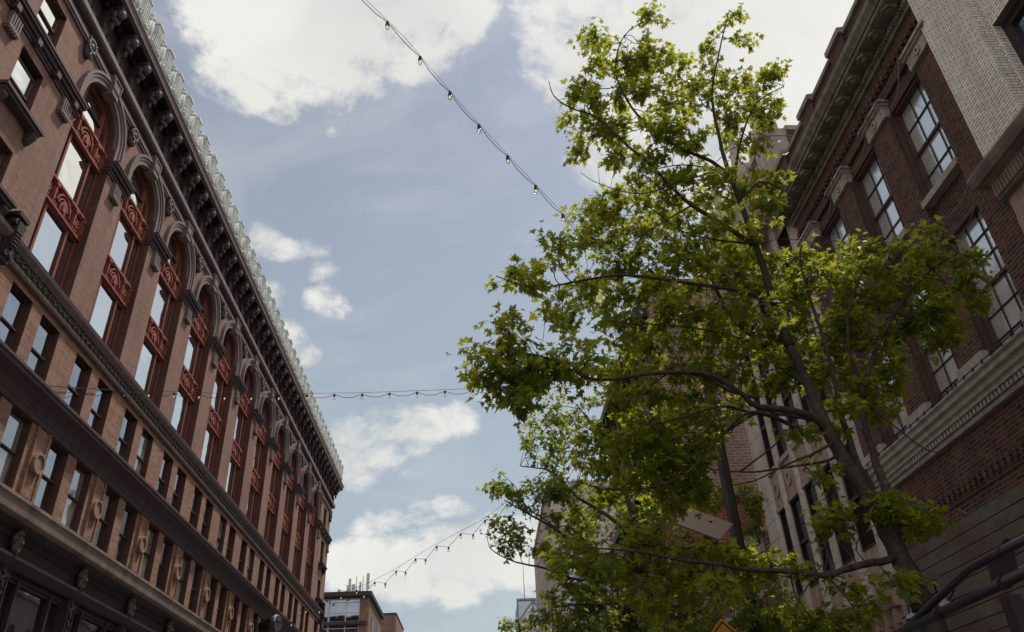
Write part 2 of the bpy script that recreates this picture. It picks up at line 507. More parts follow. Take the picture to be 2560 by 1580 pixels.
# ------------------------------------------------------------------ mesh builder
class MB:
    def __init__(s):
        s.v, s.f = [], []

    def add(s, vs, fs):
        o = len(s.v)
        s.v += [tuple(q) for q in vs]
        s.f += [tuple(i + o for i in f) for f in fs]
        return s

    def box(s, x0, x1, y0, y1, z0, z1):
        if x1 < x0: x0, x1 = x1, x0
        if y1 < y0: y0, y1 = y1, y0
        if z1 < z0: z0, z1 = z1, z0
        return s.add([(x0, y0, z0), (x1, y0, z0), (x1, y1, z0), (x0, y1, z0), (x0, y0, z1), (x1, y0, z1), (x1, y1, z1), (x0, y1, z1)],
                     [(0, 3, 2, 1), (4, 5, 6, 7), (0, 1, 5, 4), (1, 2, 6, 5), (2, 3, 7, 6), (3, 0, 4, 7)])

    def prism(s, poly, axis, a0, a1):
        n = len(poly)

        def P(q, a):
            return {'x': (a, q[0], q[1]), 'y': (q[0], a, q[1]), 'z': (q[0], q[1], a)}[axis]
        vs = [P(q, a0) for q in poly] + [P(q, a1) for q in poly]
        fs = [tuple(range(n))[::-1], tuple(range(n, 2 * n))] + [(i, (i + 1) % n, n + (i + 1) % n, n + i) for i in range(n)]
        ar = sum(poly[i][0] * poly[(i + 1) % n][1] - poly[(i + 1) % n][0] * poly[i][1] for i in range(n))
        flip = (ar > 0) != (axis != 'y')
        if (a1 < a0): flip = not flip
        if flip: fs = [f[::-1] for f in fs]
        return s.add(vs, fs)

    def tube(s, pts, rad, n=6, cap=True):
        pts = [Vector(q) for q in pts]
        if not hasattr(rad, '__len__'): rad = [rad] * len(pts)
        u = None
        vs, fs = [], []
        for i, p_ in enumerate(pts):
            t_ = (pts[min(i + 1, len(pts) - 1)] - pts[max(i - 1, 0)])
            if t_.length < 1e-9: t_ = Vector((0, 0, 1))
            t_.normalize()
            if u is None:
                u = t_.orthogonal().normalized()
            u = (u - t_ * u.dot(t_))
            u = u.normalized() if u.length > 1e-6 else t_.orthogonal().normalized()
            w = t_.cross(u)
            for k in range(n):
                a = 2 * PI * k / n
                vs.append(p_ + (u * math.cos(a) + w * math.sin(a)) * rad[i])
        for i in range(len(pts) - 1):
            for k in range(n):
                a, b_ = i * n + k, i * n + (k + 1) % n
                fs.append((a, b_, b_ + n, a + n))
        if cap:
            fs.append(tuple(range(n))[::-1])
            fs.append(tuple(range((len(pts) - 1) * n, len(pts) * n)))
        return s.add(vs, fs)

    def ell(s, c, r, nu=10, nv=6):
        vs, fs = [(c[0], c[1], c[2] - r[2])], []
        for j in range(1, nv):
            a = -PI / 2 + PI * j / nv
            for i in range(nu):
                q = 2 * PI * i / nu
                vs.append((c[0] + r[0] * math.cos(a) * math.cos(q), c[1] + r[1] * math.cos(a) * math.sin(q), c[2] + r[2] * math.sin(a)))
        vs.append((c[0], c[1], c[2] + r[2]))
        T = len(vs) - 1
        for i in range(nu):
            fs.append((0, 1 + (i + 1) % nu, 1 + i))
            fs.append((T, T - nu + i, T - nu + (i + 1) % nu))
        for j in range(nv - 2):
            for i in range(nu):
                a, b_ = 1 + j * nu + i, 1 + j * nu + (i + 1) % nu
                fs.append((a, b_, b_ + nu, a + nu))
        return s.add(vs, fs)

    def lathe(s, prof, c, n=14):
        vs, fs = [], []
        for r, z in prof:
            for k in range(n):
                a = 2 * PI * k / n
                vs.append((c[0] + r * math.cos(a), c[1] + r * math.sin(a), c[2] + z))
        for i in range(len(prof) - 1):
            for k in range(n):
                a, b_ = i * n + k, i * n + (k + 1) % n
                fs.append((a, b_, b_ + n, a + n))
        fs.append(tuple(range(n))[::-1])
        fs.append(tuple(range((len(prof) - 1) * n, len(prof) * n)))
        return s.add(vs, fs)

    def ring(s, x0, x1, cy, cz, r0, r1, a0=0.0, a1=2 * PI, n=20):
        """flat ring sector in the YZ plane, extruded x0..x1"""
        for k in range(n):
            p_, q = a0 + (a1 - a0) * k / n, a0 + (a1 - a0) * (k + 1) / n
            poly = [(cy + r0 * math.cos(p_), cz + r0 * math.sin(p_)), (cy + r1 * math.cos(p_), cz + r1 * math.sin(p_)),
                    (cy + r1 * math.cos(q), cz + r1 * math.sin(q)), (cy + r0 * math.cos(q), cz + r0 * math.sin(q))]
            s.prism(poly, 'x', x0, x1)
        return s

    def grid_wall(s, axis, d0, d1, a0, a1, z0, z1, holes):
        """wall slab with rectangular holes (a0,a1,z0,z1), split along the hole edges"""
        A = sorted(set([a0, a1] + [h[0] for h in holes if a0 < h[0] < a1] + [h[1] for h in holes if a0 < h[1] < a1]))
        for i in range(len(A) - 1):
            am = (A[i] + A[i + 1]) / 2
            hs = sorted([(h[2], h[3]) for h in holes if h[0] < am < h[1]])
            z = z0
            for h in hs + [(z1, z1)]:
                if h[0] > z + 1e-6:
                    if axis == 'x': s.box(d0, d1, A[i], A[i + 1], z, min(h[0], z1))
                    else: s.box(A[i], A[i + 1], d0, d1, z, min(h[0], z1))
                z = max(z, h[1])
        return s

    def build(s, name, mat, parent=None, smooth=False, loc=None):
        me = bpy.data.meshes.new(name)
        off = Vector((0, 0, 0))
        q = parent
        while q is not None:
            off += Vector(q.location)
            q = q.parent
        l = Vector(loc) if loc is not None else Vector((0, 0, 0))
        vs = np.array(s.v, dtype=float)
        if loc is None:
            vs = vs - np.array(off)
        me.from_pydata([tuple(r) for r in vs], [], s.f)
        me.materials.append(MAT[mat])
        if smooth:
            me.polygons.foreach_set('use_smooth', [True] * len(me.polygons))
        me.update()
        o = bpy.data.objects.new(name, me)
        COL.objects.link(o)
        if parent is not None: o.parent = parent
        if loc is not None: o.location = l - off if parent is not None else l
        return o


def tag(o, label=None, cat=None, group=None, kind=None):
    if label: o['label'] = label
    if cat: o['category'] = cat
    if group: o['group'] = group
    if kind: o['kind'] = kind
    return o


def empty(name, loc, label, cat, group=None):
    o = bpy.data.objects.new(name, None)
    o.location = loc
    o.empty_display_size = 0.3
    COL.objects.link(o)
    return tag(o, label, cat, group)


def copy_part(o, loc):
    """a copy of a part and its sub-parts at loc (relative to the thing)"""
    c = o.copy()
    COL.objects.link(c)
    c.parent = o.parent
    c.location = loc
    for ch in list(o.children):
        d = ch.copy()
        COL.objects.link(d)
        d.parent = c
    return c


def ploc(root, q):
    return Vector(q) - Vector(root.location)


# ------------------------------------------------------------------ the setting: ground, street, pavements
def sheet(name, x0, x1, y0, y1, z, mat):
    mb = MB()
    mb.add([(x0, y0, z), (x1, y0, z), (x1, y1, z), (x0, y1, z)], [(0, 1, 2, 3)])
    return tag(mb.build(name, mat), kind='structure')


sheet('ground', -1200, 1200, -1200, 1200, -0.02, 'concrete')
sheet('road', -9.5, 4.6, -200, 600, 0.0, 'asphalt')
mb = MB().box(4.6, 10.2, -120, 400, -0.01, 0.14)
tag(mb.build('pavement', 'concrete'), kind='structure')
mb = MB().box(-15.5, -9.5, -120, 400, -0.01, 0.14)
tag(mb.build('pavement', 'concrete'), kind='structure')
mb = MB()
for k in range(60):
    mb.box(-2.55, -2.41, -60 + 8 * k, -57 + 8 * k, 0.004, 0.008)
tag(mb.build('road_marking', 'line_paint'), kind='structure')

# ------------------------------------------------------------------ left: the arcaded brick building
LB = empty('brick_building', (-15.0, 47.0, 0), 'long brown brick commercial block with red iron window panels and green crested cornice', 'building')
BAY = 4.756
CEN = [23.2 + BAY * i for i in range(11)]
Y0, Y1 = 15.0, 78.5
XF = -15.0
XB = -15.85      # back of the facade skin
MID = [CEN[0] - BAY / 2 + BAY * i for i in range(12)]   # piers between bays
HW = 1.56
END_N, END_F = (18.02, 19.42), (75.0, 76.4)

mb = MB().box(-40, XB, Y0 + 0.02, Y1 - 0.02, 0, 30.0)
mb.build('core', 'core', LB)

# wall skins
win_rows = []
for c in CEN:
    for s_ in (-1, 1):
        a, b_ = c + s_ * 0.34, c + s_ * 1.66
        win_rows.append((min(a, b_), max(a, b_)))
low_rows = win_rows + [END_N, END_F]
holesB = [(a, b_, 10.95, 13.33) for a, b_ in low_rows]
holesA = [(a, b_, 14.45, 16.82) for a, b_ in low_rows]
mb = MB()
mb.grid_wall('x', XB, XF, Y0, Y1, 9.9, 17.1, holesB + holesA)
# return wall at the far end
mb.box(-40, XB - 0.003, Y1 - 0.85, Y1, 9.9, 17.1)
mb.build('wall', 'tan_brick', LB)
mb = MB()
for i in range(12):
    y0 = CEN[i - 1] + HW if i > 0 else None
    y1 = CEN[i] - HW if i < 11 else None
    if y0 is None or y1 is None: continue
    mb.box(XB, XF, y0, y1, 17.1, 25.1)
ZS = 25.75     # springing of the stilted arches
for c in CEN:      # spandrel brick over the arches
    n = 14
    for k in range(n):
        a, q = PI - PI * k / n, PI - PI * (k + 1) / n
        mb.prism([(c + HW * math.cos(a), ZS + HW * math.sin(a)), (c + HW * math.cos(q), ZS + HW * math.sin(q)),
                  (c + HW * math.cos(q), 28.6), (c + HW * math.cos(a), 28.6)], 'x', XB, XF)
for i in range(1, 11):
    mb.box(XB, XF, CEN[i - 1] + HW, CEN[i] - HW, 25.1, 28.6)
endh = [(18.65, 20.4), (21.75, 24.0), (25.25, 27.2)]
mb.grid_wall('x', XB, XF, Y0, CEN[0] - HW, 17.1, 28.6, [(END_N[0], END_N[1], a, b_) for a, b_ in endh])
mb.grid_wall('x', XB, XF, CEN[-1] + HW, Y1, 17.1, 28.6, [(END_F[0], END_F[1], a, b_) for a, b_ in endh])
mb.box(-40, XB - 0.003, Y1 - 0.85, Y1, 17.1, 28.6)
mb.build('wall', 'brown_brick', LB)


mb = MB()  # added thin lining: dark reveal brick with the recess shade painted in
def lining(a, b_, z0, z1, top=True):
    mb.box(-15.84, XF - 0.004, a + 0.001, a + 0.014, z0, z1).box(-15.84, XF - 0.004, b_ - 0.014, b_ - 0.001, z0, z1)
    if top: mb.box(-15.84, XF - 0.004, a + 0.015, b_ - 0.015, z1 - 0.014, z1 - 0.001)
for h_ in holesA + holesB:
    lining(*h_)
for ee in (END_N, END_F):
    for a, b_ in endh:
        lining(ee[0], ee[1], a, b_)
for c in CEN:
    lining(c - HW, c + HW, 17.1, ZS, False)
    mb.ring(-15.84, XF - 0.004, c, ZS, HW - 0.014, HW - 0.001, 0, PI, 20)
mb.build('jamb_shade_lining', 'shaded_jamb_brick', LB)


# sash windows (local coordinates: x depth, y across, z up)
def sash(w, h, name, fm, gm, parent, loc, rail=0.5):
    mb = MB()
    t_ = 0.085
    mb.box(-0.1, 0.01, -w / 2, -w / 2 + t_, 0, h).box(-0.1, 0.01, w / 2 - t_, w / 2, 0, h)
    mb.box(-0.1, 0.01, -w / 2 + t_, w / 2 - t_, h - t_, h).box(-0.1, 0.01, -w / 2 + t_, w / 2 - t_, 0, t_)
    mb.box(-0.08, 0.0, -w / 2 + t_, w / 2 - t_, h * rail - 0.05, h * rail + 0.05)
    mb.box(0.0, 0.03, -w / 2 + t_, w / 2 - t_, h * rail - 0.028, h * rail + 0.028)
    o = mb.build(name, fm, parent, loc=loc)
    g = MB()
    g.add([(-0.02, -w / 2 + t_, h * rail), (-0.02, w / 2 - t_, h * rail), (-0.02, w / 2 - t_, h - t_), (-0.02, -w / 2 + t_, h - t_)], [(0, 1, 2, 3)])
    g.add([(-0.05, -w / 2 + t_, t_), (-0.05, w / 2 - t_, t_), (-0.05, w / 2 - t_, h * rail), (-0.05, -w / 2 + t_, h * rail)], [(0, 1, 2, 3)])
    p_ = g.build('pane', gm, loc=(0, 0, 0))
    p_.parent = o
    return o


XW = -15.20
WV = {}
for a, b_ in low_rows:
    for z in (10.95, 14.45):
        q = (XW, (a + b_) / 2, z)
        gm_ = random.choice(['sash_glass'] * 5 + ['sash_glass_shade', 'sash_glass_shade', 'sash_glass_dim'])
        if gm_ not in WV: WV[gm_] = sash(1.285, 2.355, 'window', 'brown_frame', gm_, LB, q)
        else: copy_part(WV[gm_], ploc(LB, q))
we = None
for ee in (END_N, END_F):
    for a, b_ in endh:
        q = (XW, (ee[0] + ee[1]) / 2, a)
        if we is None: we = sash(1.4, 1.98, 'window', 'brown_frame', 'arch_glass', LB, q)
        else: copy_part(we, ploc(LB, q))


# triple-light red windows and their arched heads
def triple(z0, z1, parent, loc):
    h = z1 - z0
    mb = MB()
    H = HW
    for y in (-H + 0.07, H - 0.07, -0.82, 0.82):
        mb.box(-0.1, 0.05, y - 0.06, y + 0.06, 0, h)
    e = [-H + 0.14, -0.89, -0.75, 0.75, 0.89, H - 0.14]
    for k in (0, 2, 4):
        mb.box(-0.1, 0.04, e[k], e[k + 1], 0, 0.09).box(-0.1, 0.04, e[k], e[k + 1], h - 0.09, h)
    o = mb.build('arcade_window', 'red_frame', parent, loc=loc)
    sb = MB()
    for k in (0, 2, 4):
        sb.box(-0.06, -0.01, e[k], e[k] + 0.05, 0.09, h - 0.09).box(-0.06, -0.01, e[k + 1] - 0.05, e[k + 1], 0.09, h - 0.09)
        sb.box(-0.06, 0.0, e[k] + 0.05, e[k + 1] - 0.05, h - 0.15, h - 0.09)
    s2 = sb.build('sash', 'dark_frame', loc=(0, 0, 0)); s2.parent = o
    g = MB()
    for k in (0, 2, 4):
        g.add([(-0.04, e[k], 0.05), (-0.04, e[k + 1], 0.05), (-0.04, e[k + 1], h - 0.05), (-0.04, e[k], h - 0.05)], [(0, 1, 2, 3)])
    p_ = g.build('pane', 'arch_glass', loc=(0, 0, 0)); p_.parent = o
    return o


def lunette(parent, loc):
    """arched head window, local z=0 at its springing, with a short straight part below"""
    mb = MB()
    B_ = -0.4
    r = HW
    mb.ring(-0.12, 0.03, 0, 0, r - 0.09, r, 0, PI, 18)
    for y in (-0.8, 0.8):
        top = math.sqrt((r - 0.08) ** 2 - y * y)
        mb.box(-0.1, 0.04, y - 0.055, y + 0.055, B_, top)
    mb.box(-0.12, 0.03, -r, -r + 0.09, B_, 0).box(-0.12, 0.03, r - 0.09, r, B_, 0)
    mb.box(-0.1, 0.1, -r + 0.1, -0.87, B_, B_ + 0.09).box(-0.1, 0.1, -0.73, 0.73, B_, B_ + 0.09).box(-0.1, 0.1, 0.87, r - 0.1, B_, B_ + 0.09)
    o = mb.build('arched_window', 'red_frame', parent, loc=loc)
    sb = MB().box(-0.05, 0.05, -0.745, 0.745, 0.42, 0.50)
    s2 = sb.build('sash', 'dark_frame', loc=(0, 0, 0)); s2.parent = o
    g = MB()
    vs = [(-0.03, (r - 0.05) * math.cos(PI * k / 18), (r - 0.05) * math.sin(PI * k / 18)) for k in range(19)]
    vs += [(-0.03, -r + 0.05, B_), (-0.03, r - 0.05, B_)]
    g.add(vs, [tuple(range(21))])
    p_ = g.build('pane', 'arch_glass', loc=(0, 0, 0)); p_.parent = o
    return o


def spandrel(h, parent, loc):
    """red cast iron panel: rails, pilaster strips, arched shield in the middle, scroll panels at the sides"""
    mb = MB()
    H = HW
    mb.box(-0.12, 0.0, -H, H, 0, h)
    mb.box(0.0, 0.16, -H, H, h - 0.10, h).box(0.0, 0.10, -H, H, h - 0.16, h - 0.103)
    mb.box(0.0, 0.14, -H, H, 0, 0.09).box(0.0, 0.08, -H, H, 0.093, 0.15)
    for y in (-H + 0.1, -0.78, 0.78, H - 0.1):
        mb.box(0.0, 0.12, y - 0.08, y + 0.08, 0.153, h - 0.163)
        mb.box(0.12, 0.17, y - 0.04, y + 0.04, 0.25, h - 0.3)
        mb.box(0.0, 0.2, y - 0.1, y + 0.1, h - 0.26, h - 0.165)
    hz = h * 0.46
    for r0, r1, d in ((0.50, 0.57, 0.12), (0.34, 0.41, 0.09)):
        mb.ring(0.0, d, 0, hz - 0.1, r0 * 0.95, r1 * 0.95, 0.1, PI - 0.1, 12)
    mb.prism([(-0.2, 0.18), (0.2, 0.18), (0.24, hz), (0, hz + 0.22), (-0.24, hz)], 'x', 0, 0.11)
    mb.prism([(-0.1, 0.22), (0.1, 0.22), (0.12, hz - 0.03), (0, hz + 0.1), (-0.12, hz - 0.03)], 'x', 0.11, 0.17)
    for s_ in (-1, 1):
        mb.ring(0.0, 0.08, s_ * 1.14, h * 0.5, 0.10, 0.155, 0, 2 * PI, 10)
        mb.ell((0.03, s_ * 1.14, h * 0.5), (0.07, 0.06, 0.06), 6, 4)
        mb.box(0, 0.05, s_ * 1.14 - 0.2, s_ * 1.14 + 0.2, h * 0.5 - 0.27, h * 0.5 - 0.22)
        mb.box(0, 0.05, s_ * 1.14 - 0.2, s_ * 1.14 + 0.2, h * 0.5 + 0.19, h * 0.5 + 0.24)
        for k in (-1, 1):
            mb.ell((0.03, s_ * 0.58, h * 0.5 + k * 0.16 + 0.05), (0.06, 0.07, 0.09), 6, 4)
    return mb.build('spandrel_panel', 'red_iron', parent, loc=loc)


XA = -15.42
Z1a, Z1b, Z2a, Z2b, Z3a = 17.6, 20.85, 21.92, 24.42, 25.42
t1 = t2 = l0 = s1 = None
for c in CEN:
    q1, q2, q3 = (XA, c, Z1a), (XA, c, Z2a), (XA, c, ZS)
    if t1 is None:
        t1 = triple(Z1a, Z1b, LB, q1)
        t2 = triple(Z2a, Z2b, LB, q2)
        l0 = lunette(LB, q3)
        s1 = spandrel(Z2a - Z1b, LB, (XA + 0.02, c, Z1b))
        copy_part(s1, ploc(LB, (XA + 0.02, c, Z2b - 0.1)))
    else:
        copy_part(t1, ploc(LB, q1)); copy_part(t2, ploc(LB, q2)); copy_part(l0, ploc(LB, q3))
        copy_part(s1, ploc(LB, (XA + 0.02, c, Z1b))); copy_part(s1, ploc(LB, (XA + 0.02, c, Z2b - 0.1)))

# archivolts, keystones, impost cornices, pendants, medallions
av = ks = imp = pen = med = None
for i, c in enumerate(CEN):
    q = (XF, c, ZS)
    if av is None:
        mb = MB()
        mb.ring(0.0, 0.07, 0, 0, HW, HW + 0.20, 0, PI, 20)
        mb.ring(0.0, 0.12, 0, 0, HW + 0.203, HW + 0.34, 0, PI, 20)
        mb.ring(0.0, 0.18, 0, 0, HW + 0.343, HW + 0.45, 0, PI, 20)
        for s_ in (-1, 1):
            for d_, r0_, r1_ in ((0.07, HW, HW + 0.20), (0.12, HW + 0.203, HW + 0.34), (0.18, HW + 0.343, HW + 0.45)):
                mb.box(0.0, d_, s_ * r0_, s_ * r1_, 25.0 - ZS, 0)
        mb.ring(-0.12, 0.0, 0, 0, HW - 0.02, HW + 0.1, 0, PI, 20)
        av = mb.build('arch', 'terracotta', LB, loc=q)
        mb = MB()
        mb.prism([(-0.26, HW - 0.12), (0.26, HW - 0.12), (0.40, HW + 0.78), (-0.40, HW + 0.78)], 'x', -0.2, 0.26)
        mb.prism([(-0.30, HW + 0.13), (-0.24, HW + 0.13), (-0.30, HW + 0.70), (-0.36, HW + 0.70)], 'x', 0.26, 0.30)
        mb.prism([(0.24, HW + 0.13), (0.30, HW + 0.13), (0.36, HW + 0.70), (0.30, HW + 0.70)], 'x', 0.26, 0.30)
        mb.box(0.26, 0.30, -0.30, 0.30, HW + 0.64, HW + 0.70).box(0.26, 0.30, -0.23, 0.23, HW + 0.13, HW + 0.19)
        mb.box(-0.1, 0.29, -0.27, 0.27, HW - 0.19, HW - 0.12)
        ks = mb.build('keystone', 'terracotta', LB, loc=q)
    else:
        copy_part(av, ploc(LB, q)); copy_part(ks, ploc(LB, q))


def impost_mb(y0, y1, ends=0.0):
    mb = MB()
    for x1, z0, z1 in ((0.06, -0.62, -0.5), (0.10, -0.50, -0.36), (0.20, -0.36, -0.2), (0.30, -0.2, -0.08), (0.34, -0.08, 0.0)):
        mb.box(-0.83, x1, y0 - min(x1, ends), y1 + min(x1, ends), z0, z1)
    return mb


for i in range(1, 11):
    q = (XF, MID[i], 25.0)
    if imp is None:
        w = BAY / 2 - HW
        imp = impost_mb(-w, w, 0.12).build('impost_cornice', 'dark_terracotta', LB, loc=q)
        mb = MB()
        mb.box(0, 0.12, -0.28, 0.28, -1.25, -0.62)
        for k in range(5):
            mb.box(0.12, 0.155, -0.26 + k * 0.12, -0.20 + k * 0.12, -1.2, -0.66)
        mb.box(0, 0.2, -0.32, 0.32, -1.36, -1.25)
        for k in range(5):
            mb.box(0.02, 0.18, -0.29 + k * 0.125, -0.21 + k * 0.125, -1.43, -1.36)
        pen = mb.build('fluted_pendant', 'terracotta', LB, loc=q)
        mb = MB()
        mb.ring(0.0, 0.22, 0, 0.08, 0.20, 0.33, 0, 2 * PI, 14)
        mb.ell((0.06, 0, 0.08), (0.2, 0.21, 0.24), 8, 5)
        mb.prism([(-0.26, -0.12), (0.26, -0.12), (0.2, -0.42), (0.08, -0.55), (-0.08, -0.55), (-0.2, -0.42)], 'x', 0, 0.17)
        mb.ell((0.12, 0, -0.38), (0.14, 0.09, 0.2), 6, 4)
        mb.ell((0.12, -0.25, 0.33), (0.12, 0.11, 0.09), 6, 4).ell((0.12, 0.25, 0.33), (0.12, 0.11, 0.09), 6, 4)
        med = mb.build('medallion', 'dark_terracotta', LB, loc=(XF, MID[i], 27.3), smooth=True)
        copy_part(med, ploc(LB, (XF, 21.0, 27.5)))
        copy_part(med, ploc(LB, (XF, CEN[-1] + 2.2, 27.3)))
        copy_part(med, ploc(LB, (XF, Y1 - 0.6, 27.1)))
        copy_part(pen, ploc(LB, (XF, CEN[0] - HW - 0.75, 25.0)))
        copy_part(pen, ploc(LB, (XF, 17.2, 25.0)))
        copy_part(pen, ploc(LB, (XF, CEN[-1] + HW + 0.75, 25.0)))
        copy_part(pen, ploc(LB, (XF, Y1 - 0.6, 25.0)))
    else:
        copy_part(imp, ploc(LB, q)); copy_part(pen, ploc(LB, q)); copy_part(med, ploc(LB, (XF, MID[i], 27.3)))
for a, b_ in ((Y0, CEN[0] - HW), (CEN[-1] + HW, Y1)):
    mb = impost_mb(a - (a + b_) / 2, b_ - (a + b_) / 2, 0.1)
    for k in range(5):
        y = a + 0.5 + (b_ - a - 1) * k / 4 - (a + b_) / 2
        mb.box(0.1, 0.28, y - 0.12, y + 0.12, -0.62, -0.37)
    mb.build('impost_cornice', 'dark_terracotta', LB, loc=(XF, (a + b_) / 2, 25.0))
# bracketed sills of the end windows
sl = None
for ee in (END_N, END_F):
    y = (ee[0] + ee[1]) / 2
    for z in (21.75, 18.6):
        if sl is None:
            mb = MB().box(-0.1, 0.42, -1.2, 1.2, -0.12, 0.0).box(-0.1, 0.34, -1.12, 1.12, -0.24, -0.12)
            for s_ in (-1, 1):
                mb.prism([(0, -0.24), (0.3, -0.24), (0.3, -0.38), (0.12, -0.62), (0, -0.7)], 'y', s_ * 0.95 - 0.13, s_ * 0.95 + 0.13)
            sl = mb.build('window_sill', 'dark_terracotta', LB, loc=(XF, y, z))
        else:
            copy_part(sl, ploc(LB, (XF, y, z)))

# string mouldings under the cornice
mb = MB()
mb.box(XF - 0.3, XF + 0.09, Y0, Y1 + 0.09, 27.55, 27.66).box(XF - 0.3, XF + 0.15, Y0, Y1 + 0.15, 27.66, 27.84)
mb.build('string_moulding', 'terracotta', LB)
mb = MB()
mb.box(XF - 0.3, XF + 0.06, Y0, Y1 + 0.06, 27.843, 28.22)
mb.build('frieze', 'sooty_terracotta', LB)
mb = MB()
mb.box(XF - 0.3, XF + 0.30, Y0, Y1 + 0.30, 28.22, 28.28).box(XF - 0.3, XF + 0.34, Y0, Y1 + 0.34, 28.28, 28.52)
mb.build('string_moulding', 'terracotta', LB)
# big cornice: dark back wall, soffit, fascia
XO = -14.1
mb = MB()
mb.box(-40, XF + 0.02, Y0, Y1 + 0.02, 28.523, 30.35)
mb.box(-40, XO - 0.12, Y0, Y1 + 0.8, 30.35, 30.5)
mb.box(XF + 0.02, XF + 0.14, Y0, Y1 + 0.14, 30.05, 30.35)
mb.box(XO - 0.24, XO - 0.12, Y0, Y1 + 0.75, 30.22, 30.35)
for k in range(150):
    y = Y0 + 0.3 + k * 0.42
    if y < Y1: mb.box(XF + 0.14, XF + 0.26, y, y + 0.2, 29.95, 30.2)
mb.build('cornice', 'sooty_terracotta', LB)
mb = MB()
mb.prism([(XO - 0.16, 30.36), (XO - 0.03, 30.36), (XO, 30.62), (XO + 0.07, 30.68), (XO + 0.07, 30.76), (XO - 0.2, 30.76)], 'y', Y0, Y1 + 0.9)
mb.box(-40, XO - 0.2, Y0, Y1 + 0.88, 30.5, 30.7)
mb.build('fascia', 'terracotta', LB)
# brackets and soffit coffers, crest units
STEP = 1.42
br0 = cf0 = cr0 = None
nb = int((Y1 - Y0) / STEP)
for k in range(nb + 1):
    y = 21.3 + (k - 4) * STEP
    if y > Y1 + 0.3: break
    qb = (XF, y, 28.52)
    qc = (XO, y + 0.75, 30.76)
    if br0 is None:
        mb = MB()
        mb.prism([(0.02, 0.35), (0.14, 0.2), (0.24, 0.45), (0.2, 0.8), (0.42, 1.05), (0.66, 1.25), (0.76, 1.5), (0.72, 1.83), (0.02, 1.83)], 'y', -0.17, 0.17)
        mb.ell((0.62, 0, 1.42), (0.22, 0.22, 0.27), 10, 6)
        mb.ell((0.47, 0, 1.0), (0.17, 0.24, 0.13), 8, 5)
        for dy in (-0.2, 0.2):
            mb.ell((0.50, dy, 1.2), (0.12, 0.08, 0.2), 6, 4)
            mb.ell((0.2, dy * 0.8, 0.55), (0.1, 0.07, 0.16), 6, 4)
        mb.ell((0.42, 0, 0.72), (0.1, 0.1, 0.2), 6, 4)
        mb.ell((0.16, 0, 0.28), (0.12, 0.14, 0.2), 6, 4)
        mb.tube([(0.66, -0.24, 1.62), (0.66, 0.24, 1.62)], 0.14, 8)
        mb.ell((0.10, 0.62, 0.35), (0.1, 0.12, 0.2), 6, 4)
        mb.prism([(0.42, 0.62), (0.62, 0.2), (0.82, 0.62), (0.74, 0.66), (0.62, 0.36), (0.5, 0.66)][::-1], 'x', 0.02, 0.1)
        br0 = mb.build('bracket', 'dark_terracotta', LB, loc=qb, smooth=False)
        mb = MB()
        x0, x1, a, b_ = 0.2, 0.72, 0.32, 1.1
        mb.box(x0, x0 + 0.06, a, b_, 1.74, 1.829).box(x1 - 0.06, x1, a, b_, 1.74, 1.829)
        mb.box(x0 + 0.06, x1 - 0.06, a, a + 0.06, 1.74, 1.829).box(x0 + 0.06, x1 - 0.06, b_ - 0.06, b_, 1.74, 1.829)
        mb.ell((0.46, 0.71, 1.81), (0.1, 0.14, 0.07), 8, 4)
        cf0 = mb.build('coffer', 'dark_terracotta', LB, loc=qb)
        mb = MB()
        mb.box(-0.3, -0.02, -0.71, 0.70, 0, 0.2)
        mb.box(-0.26, -0.04, -0.66, 0.66, 0.2, 0.62)
        # shell
        mb.ell((-0.07, -0.32, 0.74), (0.13, 0.27, 0.5), 10, 7)
        mb.ell((0.02, -0.32, 0.74), (0.09, 0.13, 0.42), 8, 6)
        mb.box(-0.22, -0.02, -0.5, -0.14, 1.12, 1.5)
        for dy, zz in ((-0.46, 1.18), (-0.18, 1.2), (-0.32, 1.36), (-0.44, 1.42), (-0.2, 1.46)):
            mb.ell((-0.04, dy, zz), (0.1, 0.09, 0.1), 6, 4)
        # fluted tablet
        mb.prism([(0.02, 0.2), (0.06, 1.52), (-0.24, 1.52), (-0.24, 0.2)], 'y', 0.12, 0.58)
        for dy in (0.14, 0.27, 0.40, 0.52):
            mb.prism([(0.02, 0.26), (0.065, 0.26), (0.10, 1.45), (0.05, 1.45)], 'y', dy, dy + 0.05)
        mb.box(-0.28, 0.12, 0.08, 0.62, 1.52, 1.66).box(-0.26, 0.08, 0.16, 0.54, 1.66, 1.76)
        for dy in (-0.62, -0.02, 0.64):
            mb.ell((0.0, dy, 0.3), (0.09, 0.1, 0.13), 6, 4)
        mb.ell((0.0, -0.62, 0.52), (0.08, 0.08, 0.1), 6, 4).ell((0.0, 0.0, 0.52), (0.08, 0.07, 0.12), 6, 4)
        cr0 = mb.build('crest_panel', 'verdigris', LB, loc=qc)
    else:
        copy_part(br0, ploc(LB, qb)); copy_part(cf0, ploc(LB, qb))
        if y + 1.4 < Y1 + 0.9: copy_part(cr0, ploc(LB, qc))

